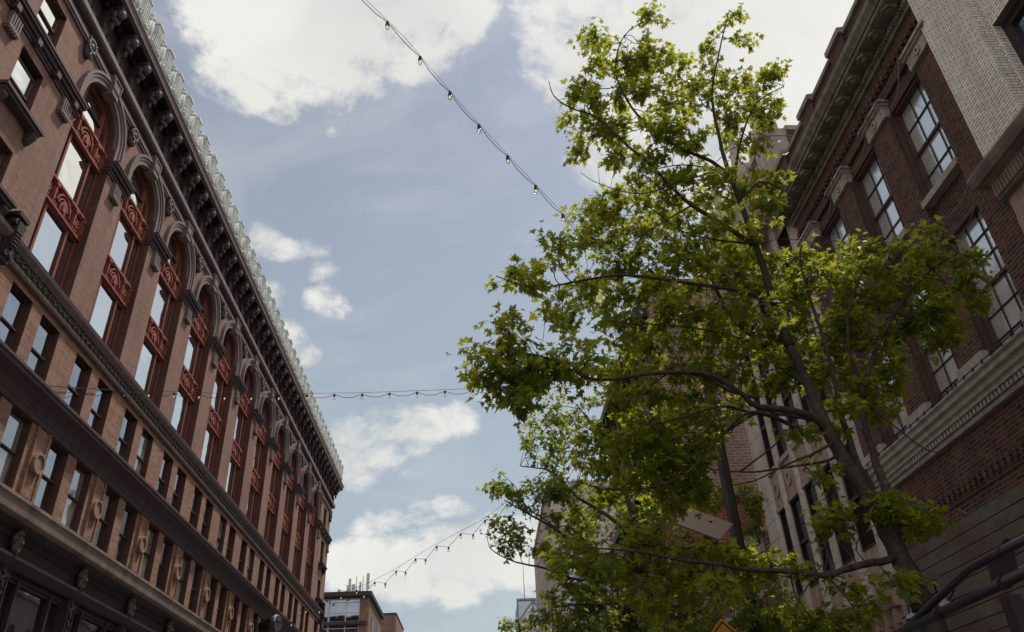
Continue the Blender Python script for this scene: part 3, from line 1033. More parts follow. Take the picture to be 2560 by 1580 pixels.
# belt course between the rows and the arcade
mb = MB()
mb.prism([(-15.6, 17.05), (-14.86, 17.05), (-14.82, 17.12), (-14.82, 17.2), (-15.6, 17.2)], 'y', Y0, Y1 - 1.6)
mb.prism([(-15.6, 17.52), (-14.78, 17.52), (-14.62, 17.66), (-14.58, 17.78), (-14.62, 17.8), (-15.6, 17.86)], 'y', Y0, Y1 - 1.6)
mb.box(-15.3, -14.9, Y1 - 1.6, Y1 + 0.1, 17.15, 17.4)
mb.build('belt_course', 'terracotta', LB)
mb = MB()
mb.box(-15.3, -14.84, Y0, Y1 - 1.6, 17.203, 17.517)
r_ = random.Random(3)
for k in range(150):
    y = 20.3 + k * 0.38
    if y > Y1 - 1.9: break
    mb.ring(-14.84, -14.77, y, 17.36, 0.05, 0.12, r_.random() * 3, r_.random() * 3 + 4.2, 7)
    mb.ell((-14.82, y + 0.19, 17.36 + r_.uniform(-.06, .06)), (0.06, 0.06, 0.08), 5, 4)
mb.build('carved_frieze', 'frieze_stone', LB)
for y in (20.35, Y1 - 1.65):
    mb = MB()
    mb.box(-15.2, -14.72, y - 0.24, y + 0.24, 16.75, 18.35)
    mb.prism([(-14.72, 16.85), (-14.62, 17.0), (-14.64, 17.4), (-14.52, 17.8), (-14.5, 18.2), (-14.72, 18.3)], 'y', y - 0.17, y + 0.17)
    mb.box(-15.2, -14.5, y - 0.30, y + 0.30, 18.35, 18.5)
    mb.ell((-14.6, y, 17.55), (0.1, 0.15, 0.42), 8, 6)
    for k in range(5):
        mb.tube([(-14.52, y - 0.14, 17.3 + k * 0.13), (-14.49, y, 17.27 + k * 0.13), (-14.52, y + 0.14, 17.3 + k * 0.13)], 0.025, 5)
    for s_ in (-1, 1):
        mb.ring(-14.7, -14.55, y + s_ * 0.2, 18.15, 0.04, 0.12, 0, 2 * PI, 10)
        mb.ring(-14.7, -14.6, y + s_ * 0.16, 16.95, 0.03, 0.09, 0, 2 * PI, 10)
    mb.build('scroll_console', 'sooty_terracotta', LB)
# middle cornice (a deep cove)
mb = MB()
prof = [(-15.6, 13.34), (-14.93, 13.34), (-14.9, 13.52), (-14.86, 13.55), (-14.86, 13.62)]
for k in range(7):
    a = k / 6 * PI / 2
    prof.append((-14.82 + 0.36 * (1 - math.cos(a)), 13.66 + 0.34 * math.sin(a)))
prof += [(-14.42, 14.02), (-14.42, 14.12), (-14.36, 14.16), (-14.36, 14.26), (-14.40, 14.28), (-15.6, 14.44)]
mb.prism(prof, 'y', Y0, Y1 - 0.6)
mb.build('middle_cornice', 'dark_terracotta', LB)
# lower cornice above the shops
mb = MB()
mb.prism([(-15.6, 9.98), (-14.42, 9.98), (-14.36, 10.02), (-14.32, 10.34), (-14.26, 10.40), (-14.26, 10.5), (-14.3, 10.52), (-14.95, 10.66), (-14.95, 10.9), (-15.6, 10.9)], 'y', Y0, Y1 - 0.4)
mb.build('lower_cornice', 'ledge_stone', LB)
mb = MB()
mb.prism([(-15.6, 9.55), (-14.9, 9.55), (-14.86, 9.8), (-14.6, 9.975), (-15.6, 9.975)], 'y', Y0, Y1 - 0.4)
mb.box(-15.6, -14.93, Y0, Y1 - 0.4, 9.05, 9.55)
mb.prism([(-15.6, 8.72), (-14.9, 8.72), (-14.85, 8.8), (-14.7, 8.95), (-14.7, 9.04), (-15.6, 9.047)], 'y', Y0, Y1 - 0.4)
mb.build('shopfront_frieze', 'store_iron', LB)
# ring panels between the lower windows, carved heads, pilasters, shop windows
rp = hd = sp0 = sw0 = None
for i in range(12):
    y = MID[i]
    ok = True
    q = (XF, y, 12.1)
    if rp is None:
        mb = MB()
        mb.box(-0.05, 0.06, -0.43, 0.43, -1.16, 1.2)
        mb.box(0.06, 0.12, -0.43, -0.36, -1.16, 1.2).box(0.06, 0.12, 0.36, 0.43, -1.16, 1.2)
        rp = mb.build('wall_panel', 'tan_brick', LB, loc=q)
        r2 = MB().ring(0.06, 0.24, 0, 0, 0.28, 0.36, 0, 2 * PI, 20).ring(0.06, 0.18, 0, 0, 0.0, 0.278, 0, 2 * PI, 20)
        r2 = r2.build('ring', 'tan_stone', loc=(0, 0, 0)); r2.parent = rp
        mb = MB()
        q2 = (XF + 0.1, y, 9.42)
        mb.ell((0.12, 0, 0), (0.2, 0.17, 0.27), 10, 7)
        mb.ell((0.32, 0, -0.03), (0.06, 0.045, 0.08), 6, 4)
        for s_ in (-1, 1):
            mb.ell((0.26, s_ * 0.07, 0.06), (0.04, 0.04, 0.03), 6, 4)
            mb.ell((0.14, s_ * 0.17, 0.12), (0.12, 0.09, 0.17), 6, 4)
            mb.ell((0.16, s_ * 0.14, -0.17), (0.1, 0.08, 0.14), 6, 4)
        mb.ell((0.16, 0, 0.3), (0.16, 0.16, 0.12), 8, 4)
        mb.ell((0.2, 0, -0.26), (0.1, 0.1, 0.12), 6, 4)
        hd = mb.build('carved_head', 'cast_face', LB, loc=q2, smooth=True)
        mb = MB()
        q3 = (XF, y, 0)
        mb.box(-0.5, 0.10, -0.26, 0.26, 0, 8.72)
        rr = random.Random(5)
        for k in range(34):
            z = 3.6 + k * 0.152
            mb.ring(0.10, 0.16, (-1) ** k * 0.06, z, 0.04, 0.10, rr.random() * 3, rr.random() * 3 + 4, 6)
            mb.ell((0.12, rr.uniform(-.14, .14), z + 0.07), (0.06, 0.035, 0.035), 5, 3)
        for s_ in (-1, 1):
            mb.box(0.10, 0.15, s_ * 0.235 - 0.02, s_ * 0.235 + 0.02, 3.4, 8.72)
        sp0 = mb.build('shopfront_pilaster', 'store_iron', LB, loc=q3)
    else:
        copy_part(rp, ploc(LB, q)); copy_part(hd, ploc(LB, (XF + 0.1, y, 9.42))); copy_part(sp0, ploc(LB, (XF, y, 0)))
for i in range(11):
    q = (XF - 0.12, CEN[i], 0.6)
    if sw0 is None:
        mb = MB()
        w = BAY / 2 - 0.26
        for y in (-w + 0.04, -1.12, 1.12, w - 0.04):
            mb.box(-0.2, 0.08, y - 0.07, y + 0.07, 0, 8.1)
            for k in range(38):
                mb.ell((0.085, y - 0.05, 2.6 + k * 0.145), (0.025, 0.025, 0.03), 4, 3)
        e = [-w + 0.11, -1.19, -1.05, 1.05, 1.19, w - 0.11]
        for k in (0, 2, 4):
            mb.box(-0.2, 0.06, e[k], e[k + 1], 7.93, 8.1).box(-0.2, 0.02, e[k], e[k + 1], 7.83, 7.93).box(-0.2, 0.06, e[k], e[k + 1], 0, 0.3)
        sw0 = mb.build('shop_window', 'store_iron', LB, loc=q)
        g = MB()
        for k in (0, 2, 4):
            g.add([(-0.08, e[k], 0.3), (-0.08, e[k + 1], 0.3), (-0.08, e[k + 1], 7.83), (-0.08, e[k], 7.83)], [(0, 1, 2, 3)])
        p_ = g.build('pane', 'store_glass', loc=(0, 0, 0)); p_.parent = sw0
    else:
        copy_part(sw0, ploc(LB, q))
mb = MB()
mb.box(XB, XF, Y0, MID[0] - 0.3, 0, 9.05).box(XB, XF, MID[-1] + 0.3, Y1, 0, 9.9)
mb.build('corner_pier', 'dark_terracotta', LB)
mb = MB()
mb.box(-15.2, -14.86, Y1 - 0.75, Y1 + 0.12, 12.6, 17.0)
for k in range(8):
    mb.ell((-14.85, Y1 - 0.3, 12.9 + k * 0.52), (0.14, 0.3, 0.3), 7, 4)
mb.build('corner_ornament', 'sooty_terracotta', LB)

# floodlight fixed to the ledge of the left building
FQ = at_x(672, 1562, -14.3)
FL = empty('floodlight', FQ, 'round dark floodlight on a short arm above the shops of the arcaded brick block', 'floodlight')
mb = MB()
mb.tube([FQ + Vector((-0.55, 0.3, -0.1)), FQ + Vector((0.2, -0.05, 0.0)), FQ + Vector((0.62, -0.2, 0.02))], [0.36, 0.52, 0.6], 14)
mb.build('housing', 'black_metal', FL, smooth=True)
mb = MB()
mb.tube([FQ + Vector((0.625, -0.2, 0.02)), FQ + Vector((0.66, -0.21, 0.02))], [0.54, 0.5], 14)
mb.build('lens', 'far_glass', FL)
mb = MB()
mb.tube([FQ + Vector((-0.65, 0.1, -0.6)), FQ + Vector((-0.2, 0.1, -0.62)), FQ + Vector((-0.1, 0.1, -0.3))], 0.09, 8)
mb.build('arm', 'black_metal', FL)

# ------------------------------------------------------------------ right: the red brick mill-windowed building
RB = empty('brick_building', (10.0, 15.0, 0), 'dark red brick building with large many-paned windows and stained stone cornice beside the tree', 'building')
RX = 10.0
RY0, RY1 = 11.0, 18.97
WIN = [(11.80 + 2.33 * k, 13.23 + 2.33 * k) for k in range(3)]
PIERS = [(11.0, 11.80), (13.23, 14.13), (15.56, 16.46), (17.89, RY1)]
mb = MB().box(10.75, 24, RY0 + 0.02, RY1 - 0.02, 0, 17.0)
mb.build('core', 'core', RB)
mb = MB()
for a, b_ in PIERS:
    mb.box(RX, 10.6, a, b_, 8.1, 15.42)
for a, b_ in WIN:
    mb.box(RX + 0.16, 10.6, a, b_, 11.62, 12.5)      # recessed panel between the two rows
# corbelled bands and frieze above
mb.box(RX + 0.0, 10.6, RY0, RY1, 15.80, 16.10)
mb.box(RX - 0.05, 10.6, RY0, RY1, 16.10, 16.28)
mb.box(RX, 10.6, RY0, RY1, 16.28, 16.62)
for a, b_ in WIN:
    mb.box(RX + 0.10, 10.6, a, b_, 15.42, 15.797)
for a, b_ in PIERS:
    mb.box(RX, 10.6, a, b_, 15.42, 15.797)
mb.box(RX, 10.6, RY0, RY1, 6.95, 7.76)
mb.box(10.5, 24, RY1 - 0.5, RY1, 7.76, 18.0)
# soldier bricks standing out along the corbel
for k in range(int((RY1 - RY0) / 0.21)):
    y = RY0 + 0.05 + k * 0.21
    mb.box(RX - 0.12, RX - 0.053, y, y + 0.1, 16.12, 16.26)
mb.build('wall', 'red_brick', RB)
mb = MB()
mb.box(RX - 0.03, 10.6, RY0, RY1, 6.62, 6.95)
for k in range(int((RY1 - RY0) / 0.21)):
    y = RY0 + 0.05 + k * 0.21
    mb.box(RX - 0.085, RX - 0.033, y, y + 0.1, 6.72, 6.9)
mb.box(RX, 10.6, RY0, RY1, 6.32, 6.62)
mb.build('brick_band', 'red_brick', RB)
mb = MB()
z = 6.32
k = 0
while z > 0.2:
    h = 0.27
    mb.prism([(RX + 0.02, z - h + 0.004), (RX - 0.03, z - h + 0.010), (RX - 0.03, z - 0.010), (RX + 0.02, z - 0.004), (10.6, z - 0.004), (10.6, z - h + 0.004)], 'y', RY0 - 0.2, RY1)
    z -= h
    k += 1
mb.build('worn_courses', 'worn_boards', RB)
# belt course under the lower windows
mb = MB()
mb.prism([(10.6, 7.98), (9.80, 7.98), (9.80, 8.06), (9.74, 8.10), (9.74, 8.2), (9.66, 8.24), (9.66, 8.34), (9.60, 8.38), (9.60, 8.42), (9.64, 8.44), (10.6, 8.5)], 'y', RY0 - 0.1, RY1 + 0.05)
mb.prism([(10.6, 7.76), (9.90, 7.76), (9.88, 7.84), (10.6, 7.84)], 'y', RY0 - 0.1, RY1 + 0.05)
mb.box(9.93, 10.6, RY0 - 0.1, RY1, 7.84, 7.98)
mb.build('belt_course', 'white_stone', RB)
mb = MB()
for k in range(int((RY1 - RY0 + 0.1) / 0.13)):
    y = RY0 - 0.08 + k * 0.13
    mb.box(9.83, 9.929, y, y + 0.075, 7.86, 7.975)
mb.build('dentil_course', 'white_stone', RB)
mb = MB()
mb.tube([(9.6, RY0, 8.47), (9.6, (RY0 + RY1) / 2, 8.46), (9.6, RY1, 8.47)], 0.012, 5)
for k in range(24):
    y = RY0 + 0.2 + k * 0.33
    mb.box(9.585, 9.615, y, y + 0.03, 8.41, 8.49)
mb.build('bird_wire', 'wire_black', RB)
# stone plinths and capitals on the piers
c0 = p0 = None
for a, b_ in PIERS[:3] + [(17.89, 18.79)]:
    y = (a + b_) / 2
    if a == 11.0: y = 11.4
    q, q2 = (RX, y, 8.46), (RX, y, 15.36)
    if p0 is None:
        p0 = MB().box(-0.10, 0.5, -0.47, 0.47, 0, 0.42).build('pier_plinth', 'white_stone', RB, loc=q)
        mb = MB().box(-0.08, 0.5, -0.46, 0.46, 0, 0.34).box(-0.14, 0.5, -0.52, 0.52, 0.34, 0.40).box(-0.2, 0.5, -0.58, 0.58, 0.40, 0.47)
        mb.ring(-0.12, -0.08, 0, 0.17, 0.05, 0.11, 0, 2 * PI, 10)
        for s_ in (-1, 1):
            mb.box(-0.10, -0.08, s_ * 0.33 - 0.015, s_ * 0.33 + 0.015, 0.0, 0.34)
            mb.ell((-0.09, s_ * 0.40, 0.17), (0.03, 0.025, 0.03), 5, 3)
        c0 = mb.build('pier_capital', 'white_stone', RB, loc=q2)
    else:
        copy_part(p0, ploc(RB, q)); copy_part(c0, ploc(RB, q2))
# windows
def mill(w, h, rows_hi, rows_lo, split, parent, loc):
    """painted frame, meeting rail and iron muntins; local x depth (street is -x)"""
    mb = MB()
    t_ = 0.055
    mb.box(-0.1, 0.1, -w / 2, -w / 2 + t_, 0, h).box(-0.1, 0.1, w / 2 - t_, w / 2, 0, h)
    mb.box(-0.1, 0.1, -w / 2 + t_, w / 2 - t_, h - t_, h).box(-0.1, 0.1, -w / 2 + t_, w / 2 - t_, 0, t_)
    zs = h * split
    mb.box(-0.06, 0.06, -w / 2 + t_, w / 2 - t_, zs - 0.032, zs + 0.032)
    o = mb.build('mill_window', 'brown_frame', parent, loc=loc)
    mm = MB()
    for k in (1, 2):
        y = -w / 2 + t_ + (w - 2 * t_) * k / 3
        mm.box(-0.02, 0.03, y - 0.008, y + 0.008, t_, zs - 0.045).box(-0.05, 0.0, y - 0.008, y + 0.008, zs + 0.045, h - t_)
    for r, a, b_, d in ((rows_lo, t_, zs - 0.045, -0.025), (rows_hi, zs + 0.045, h - t_, -0.055)):
        for k in range(1, r):
            z = a + (b_ - a) * k / r
            mm.box(d, d + 0.05, -w / 2 + t_, w / 2 - t_, z - 0.008, z + 0.008)
    x_ = mm.build('muntins', 'dark_frame', loc=(0, 0, 0)); x_.parent = o
    g = MB()
    g.add([(0.01, w / 2 - t_, t_), (0.01, -w / 2 + t_, t_), (0.01, -w / 2 + t_, zs), (0.01, w / 2 - t_, zs)], [(0, 1, 2, 3)])
    g.add([(-0.02, w / 2 - t_, zs), (-0.02, -w / 2 + t_, zs), (-0.02, -w / 2 + t_, h - t_), (-0.02, w / 2 - t_, h - t_)], [(0, 1, 2, 3)])
    x_ = g.build('pane', 'mill_glass', loc=(0, 0, 0)); x_.parent = o
    return o


mu = ml = si = None
for a, b_ in WIN:
    y = (a + b_) / 2
    q1, q2, q3 = (10.34, y, 12.68), (10.34, y, 8.5), (RX, y, 12.5)
    if mu is None:
        mu = mill(1.43, 2.74, 2, 2, 0.5, RB, q1)
        ml = mill(1.43, 3.12, 3, 3, 0.52, RB, q2)
        si = MB().box(-0.05, 0.6, -0.74, 0.74, 0, 0.16).build('window_sill', 'white_stone', RB, loc=q3)
    else:
        copy_part(mu, ploc(RB, q1)); copy_part(ml, ploc(RB, q2)); copy_part(si, ploc(RB, q3))
mb = MB()
for a, b_ in WIN:      # dark wooden casings filling the deep reveals
    for z0, z1 in ((12.66, 15.42), (8.46, 11.62)):
        mb.box(10.2, 10.3, b_ - 0.06, b_ - 0.001, z0, z1).box(10.06, 10.2, b_ - 0.035, b_ - 0.001, z0, z1)
        mb.box(10.15, 10.3, a + 0.001, b_ - 0.061, z1 - 0.07, z1 - 0.001)
mb.build('window_casing', 'brown_frame', RB)
# cornice: bead, modillions, cove and lip, then brick parapet with stone coping
mb = MB()
mb.box(9.92, 10.6, RY0, RY1 + 0.08, 16.62, 16.72)
mb.box(9.86, 10.6, RY0, RY1 + 0.14, 16.80, 16.88)
mb.box(9.45, 10.6, RY0, RY1 + 0.5, 16.96, 17.06)
mb.prism([(10.6, 17.06), (9.40, 17.06), (9.40, 17.12), (9.30, 17.22), (9.28, 17.34), (9.33, 17.36), (10.6, 17.5)], 'y', RY0, RY1 + 0.6)
mb.build('cornice', 'cornice_stone', RB)
mb = MB()
for k in range(int((RY1 - RY0) / 0.1)):
    y = RY0 + 0.02 + k * 0.1
    mb.ell((9.87, y + 0.05, 16.76), (0.05, 0.036, 0.04), 6, 4)
mb.box(9.9, 10.6, RY0, RY1 + 0.1, 16.72, 16.80)
mb.build('bead_course', 'cornice_stone', RB)
m0 = None
for k in range(12):
    y = RY0 + 0.4 + k * 0.69
    q = (9.86, y, 16.96)
    if m0 is None:
        mb = MB()
        mb.prism([(0.0, -0.02), (-0.38, -0.02), (-0.40, 0.0), (0.0, 0.0)], 'y', -0.2, 0.2)
        mb.prism([(-0.36, -0.14), (0.36, -0.14), (0.36, 0.14), (-0.36, 0.14)], 'z', -0.001, -0.02)
        mb.prism([(-0.05, -0.16), (-0.3, -0.16), (-0.37, 0.0), (-0.3, 0.16), (-0.05, 0.16), (0.0, 0.0)], 'z', -0.10, -0.02)
        mb.ell((-0.19, 0, -0.10), (0.09, 0.09, 0.05), 8, 4)
        m0 = mb.build('modillion', 'cornice_stone', RB, loc=q)
    else:
        copy_part(m0, ploc(RB, q))
mb = MB()
mb.box(9.96, 10.4, RY0, RY1, 17.5, 18.72)
for y in (11.4, 13.92, 16.24, 18.55):
    mb.box(9.86, 9.958, y - 0.4, y + 0.4, 17.5, 18.80)
mb.build('parapet', 'red_brick', RB)
mb = MB()
ys = [RY0] + [e for y in (11.4, 13.92, 16.24, 18.55) for e in (y - 0.44, y + 0.44)] + [RY1 + 0.05]
for k in range(0, len(ys) - 1):
    if k % 2 == 0:
        if ys[k + 1] > ys[k]: mb.prism([(9.88, 18.72), (10.45, 18.72), (10.45, 18.86), (10.16, 18.94), (9.88, 18.86)], 'y', ys[k], ys[k + 1])
    else:
        mb.prism([(9.78, 18.80), (10.5, 18.80), (10.5, 18.98), (10.14, 19.06), (9.78, 18.98)], 'y', ys[k], ys[k + 1])
mb.build('coping', 'coping_stone', RB)

# loose cables on that facade
mb = MB()


def sag(p_, q, s_, n=10):
    p_, q = Vector(p_), Vector(q)
    return [p_.lerp(q, i / n) + Vector((0, 0, -4 * s_ * (i / n) * (1 - i / n))) for i in range(n + 1)]


caps = [(9.78, y, 15.86) for y in (11.55, 13.3, 15.6, 17.9)]
for k in range(3):
    a, b_ = caps[k], caps[k + 1]
    mb.tube(sag((a[0], a[1] + 0.3, a[2]), b_, 0.75), 0.012, 5)
    mb.tube(sag((a[0], a[1] + 0.3, a[2]), b_, 0.16), 0.010, 5)
    mb.tube([b_, (b_[0] - 0.02, b_[1] + 0.15, b_[2] + 0.04), (b_[0], b_[1] + 0.3, b_[2])], 0.010, 5)
tag(mb.build('cable', 'cable_grey'), 'thin grey cable looping from pier to pier across the upper mill window heads', 'cable')
mb = MB()
pts = [at_x(*q, 9.93) for q in zoomed(2400, 340, 4.2, [(150, -40), (165, 60), (205, 140), (262, 225), (272, 300), (320, 385), (345, 410)])]
mb.tube(pts, 0.02, 6)
pts = [at_x(*q, 9.93) for q in zoomed(2400, 340, 4.2, [(210, 40), (250, 130), (300, 240), (345, 330), (375, 365)])]
mb.tube(pts, 0.02, 6)
pts = [at_x(*q, 9.93) for q in zoomed(2400, 340, 4.2, [(265, 230), (230, 310), (170, 420), (90, 510), (65, 590), (20, 690), (-100, 830), (-170, 900)])]
mb.tube(pts, 0.018, 6)
tag(mb.build('conduit', 'cable_grey'), 'grey conduit branching down the red brick beside the white glazed corner', 'conduit')
mb = MB()
pts = [at_x(*q, 9.93) for q in zoomed(1900, 0, 1.914, [(1022, 940), (1020, 1010), (1005, 1060), (960, 1120), (900, 1150)])]
mb.tube(pts, 0.01, 5)
tag(mb.build('cable', 'cable_grey'), 'short dangling cable over the nearest lower mill window', 'cable')

# ------------------------------------------------------------------ right, nearest: white glazed brick building
WB = empty('glazed_brick_building', (10.0, 3.0, 0), 'white glazed brick building with carved stone cornice at the upper right corner', 'building')
mb = MB()
mb.box(9.86, 10.7, 9.73, 10.985, 11.48, 30)
mb.grid_wall('x', 10.12, 10.7, -6, 9.727, 11.48, 30, [(7.3, 9.66, 11.75, 14.1), (3.2, 5.6, 11.75, 14.1), (7.3, 9.66, 16.2, 18.6)])
mb.build('wall', 'white_brick', WB)
mb = MB().box(10.72, 24, -6, 10.98, 0, 30)
mb.build('core', 'core', WB)
mb = MB()
mb.prism([(10.7, 11.26), (9.56, 11.26), (9.50, 11.34), (9.46, 11.42), (9.46, 11.47), (10.7, 11.477)], 'y', -6, 11.18)
mb.prism([(10.7, 10.86), (9.80, 10.86), (9.76, 11.2), (9.62, 11.255), (10.7, 11.255)], 'y', -6, 11.02)
mb.build('cornice', 'ledge_stone', WB)
mb = MB()
for k in range(80):
    y = 10.98 - k * 0.09
    mb.box(9.735, 9.80, y - 0.055, y, 10.9, 11.17)
mb.build('fluted_band', 'ledge_stone', WB)
mb = MB()
mb.box(9.95, 10.7, -6, 10.98, 0, 10.855)
for k in range(24):
    z = 10.4 - k * 0.46
    mb.box(9.93, 9.949, -6, 10.98, z - 0.4, z)
mb.build('stone_base', 'gothic_pink', WB)
ww = None
for y0, y1, zz0 in ((7.3, 9.66, 11.75), (3.2, 5.6, 11.75), (7.3, 9.66, 16.2)):
    mb = MB()
    y, w, h = (y0 + y1) / 2, y1 - y0, 2.35 if zz0 < 15 else 2.4
    for s_ in (-1, 1):
        mb.box(-0.05, 0.12, s_ * (w / 2 - 0.1) - 0.1, s_ * (w / 2 - 0.1) + 0.1, 0, h)
    mb.box(-0.05, 0.12, -w / 2 + 0.2, w / 2 - 0.2, h - 0.2, h).box(-0.05, 0.12, -w / 2 + 0.2, w / 2 - 0.2, 0, 0.16)
    mb.box(-0.03, 0.1, -w / 2 + 0.2, w / 2 - 0.2, h * 0.45, h * 0.45 + 0.08)
    o = mb.build('window', 'dark_frame', WB, loc=(10.34, y, zz0))
    g = MB().add([(0.03, w / 2 - 0.2, 0.16), (0.03, -w / 2 + 0.2, 0.16), (0.03, -w / 2 + 0.2, h - 0.2), (0.03, w / 2 - 0.2, h - 0.2)], [(0, 1, 2, 3)])
    p_ = g.build('pane', 'blue_glass', loc=(0, 0, 0)); p_.parent = o

# ------------------------------------------------------------------ right, middle: the gothic terracotta building
GB = empty('gothic_building', (10.0, 23.0, 0), 'pale terracotta gothic building with slim stone piers and carved parapet behind the tall maple', 'building')
GX = 10.0
GY0, GY1 = 19.0, 27.0
mb = MB().box(10.8, 24, GY0 + 0.35, GY1, 0, 18.8)
mb.build('core', 'core', GB)
GP = [(19.35, .7), (20.9, .34), (22.25, .34), (23.55, .34), (24.9, .34), (26.4, 1.15)]
pr0 = None
for y, w in GP:
    mb = MB()
    wide = w > 0.6
    z1 = 18.2
    mb.prism([(-w / 2, 0.7), (-w / 2, 0.12), (-w / 2 + 0.1, 0.0), (w / 2 - 0.1, 0.0), (w / 2, 0.12), (w / 2, 0.7)][::-1], 'z', 5.9, z1) if False else None
    d = 0.0 if wide else 0.03
    c_ = 0.1 if wide else 0.06
    poly = [(d + 0.7, y - w / 2), (d + c_, y - w / 2), (d, y - w / 2 + c_), (d, y + w / 2 - c_), (d + c_, y + w / 2), (d + 0.7, y + w / 2)]
    zz = 5.9
    while zz < z1:      # block courses with open joints
        mb.prism([(GX + q[0], q[1]) for q in poly], 'z', zz, min(zz + 0.59, z1))
        if zz + 0.62 < z1: mb.prism([(GX + q[0] + (0.02 if q[0] < 0.5 else 0), q[1]) for q in poly], 'z', zz + 0.585, zz + 0.615)
        zz += 0.61
    mb.build('pier', 'gothic_stone', GB)
gw = []
for k in range(5):
    a = GP[k][0] + GP[k][1] / 2
    b_ = GP[k + 1][0] - GP[k + 1][1] / 2
    gw.append((a, b_))
for a, b_ in gw:
    mb = MB()
    mb.box(10.16, 10.8, a, b_, 5.9, 7.0).box(10.10, 10.8, a, b_, 9.75, 11.1)
    mb.box(10.02, 10.8, a, b_, 10.98, 11.14).box(10.05, 10.8, a, b_, 9.7, 9.82)
    ym = (a + b_) / 2
    mb.ring(10.04, 10.10, ym, 10.38, 0.16, 0.24, 0, 2 * PI, 10)
    mb.box(10.06, 10.10, a + 0.06, a + 0.12, 9.9, 10.9).box(10.06, 10.10, b_ - 0.12, b_ - 0.06, 9.9, 10.9)
    mb.box(10.16, 10.8, a, b_, 17.4, 18.2)
    mb.box(10.7, 10.8, a, b_, 7.0, 17.4)
    mb.build('spandrel_panel', 'gothic_pink', GB)
for a, b_ in gw:
    for z0, z1 in ((7.0, 9.7), (11.14, 17.4)):
        w, h = b_ - a, z1 - z0
        mb = MB()
        for s_ in (-1, 1):
            mb.box(-0.03, 0.05, s_ * (w / 2 - 0.035) - 0.035, s_ * (w / 2 - 0.035) + 0.035, 0, h)
        nr = 2 if h < 4 else 4
        for r in range(nr + 1):
            z = h * r / nr
            mb.box(-0.04, 0.05, -w / 2 + 0.07, w / 2 - 0.07, max(0, z - 0.05), min(h, z + 0.05))
        o = mb.build('window', 'dark_frame', GB, loc=(10.17, (a + b_) / 2, z0))
        g = MB().add([(0.03, w / 2 - 0.07, 0), (0.03, -w / 2 + 0.07, 0), (0.03, -w / 2 + 0.07, h), (0.03, w / 2 - 0.07, h)], [(0, 1, 2, 3)])
        p_ = g.build('pane', 'dark_glass', loc=(0, 0, 0)); p_.parent = o
# canopy of little gables with lion heads, panelled parapet, pinnacles
mb = MB()
for k in range(3):
    y = 20.2 + k * 2.6
    mb.prism([(y - 1.25, 18.15), (y + 1.25, 18.15), (y + 1.25, 18.4), (y, 19.9), (y - 1.25, 18.4)], 'x', 9.72, 10.5)
    mb.prism([(y - 1.3, 18.4), (y - 1.18, 18.36), (y, 19.75), (y + 1.18, 18.36), (y + 1.3, 18.4), (y, 20.05)], 'x', 9.55, 9.717)
mb.box(9.6, 10.6, GY0, GY1, 18.0, 18.147)
mb.build('gable_canopy', 'gothic_pink', GB)
hd2 = None
for y in (20.2, 21.5, 22.8, 24.1, 25.4):
    q = (9.62, y, 18.02)
    if hd2 is None:
        mb = MB().ell((0, 0, 0.05), (0.24, 0.22, 0.26), 10, 7).ell((-0.2, 0, -0.04), (0.12, 0.12, 0.12), 8, 5)
        for a in range(8):
            mb.ell((0.02, 0.25 * math.cos(a * PI / 4), 0.05 + 0.27 * math.sin(a * PI / 4)), (0.1, 0.09, 0.09), 6, 4)
        hd2 = mb.build('lion_head', 'gothic_pink', GB, loc=q, smooth=True)
    else: copy_part(hd2, ploc(GB, q))
mb = MB()
mb.box(10.05, 10.6, GY0, GY1, 18.15, 20.6)
k = 0
y = GY0 + 0.1
while y < GY1 - 0.2:
    mb.box(9.97, 10.047, y, y + 0.13, 18.4, 20.45)
    y += 0.33
mb.box(9.85, 10.65, GY0, GY1, 20.603, 20.85)
for k in range(8):
    y = GY0 + 0.2 + k
    mb.box(9.95, 10.5, y, y + 0.55, 20.85, 21.35)
mb.build('parapet', 'gothic_stone', GB)
pn = None
for y, h in ((19.45, 1.0), (22.2, .92), (24.8, .92), (26.5, 1.0)):
    q = (10.1, y, 18.2)
    if pn is None:
        mb = MB()
        mb.box(-0.36, 0.36, -0.36, 0.36, 0, 2.3)
        for s_ in (-1, 1):
            mb.box(-0.42, -0.363, s_ * 0.2 - 0.06, s_ * 0.2 + 0.06, 0.2, 2.1)
        mb.box(-0.48, 0.48, -0.48, 0.48, 2.3, 2.5)
        mb.prism([(-0.36, 2.5), (0.36, 2.5), (0.24, 3.4), (-0.24, 3.4)], 'y', -0.3, 0.3)
        mb.box(-0.3, 0.3, -0.3, 0.3, 3.4, 3.55)
        mb.lathe([(0.24, 3.55), (0.18, 4.3), (0.10, 5.3), (0.07, 5.5), (0.14, 5.6), (0.16, 5.72), (0.08, 5.85), (0.02, 5.95)], (0, 0, 0), 8)
        for zz in (3.9, 4.5, 5.0):
            for a in range(4):
                r = 0.26 - (zz - 3.55) * 0.075
                mb.ell((r * math.cos(a * PI / 2 + .78), r * math.sin(a * PI / 2 + .78), zz), (0.06, 0.06, 0.09), 5, 4)
        pn = mb.build('pinnacle', 'gothic_stone', GB, loc=q)
    else: copy_part(pn, ploc(GB, q))
mb = MB().box(10.62, 24, GY0 + 0.02, GY0 + 0.34, 15, 20.75)
mb.build('side_wall', 'gothic_brick', GB)
mb = MB().box(10.62, 24, GY0 - 0.05, GY0 + 0.42, 20.75, 20.95)
mb.build('coping', 'gothic_stone', GB)
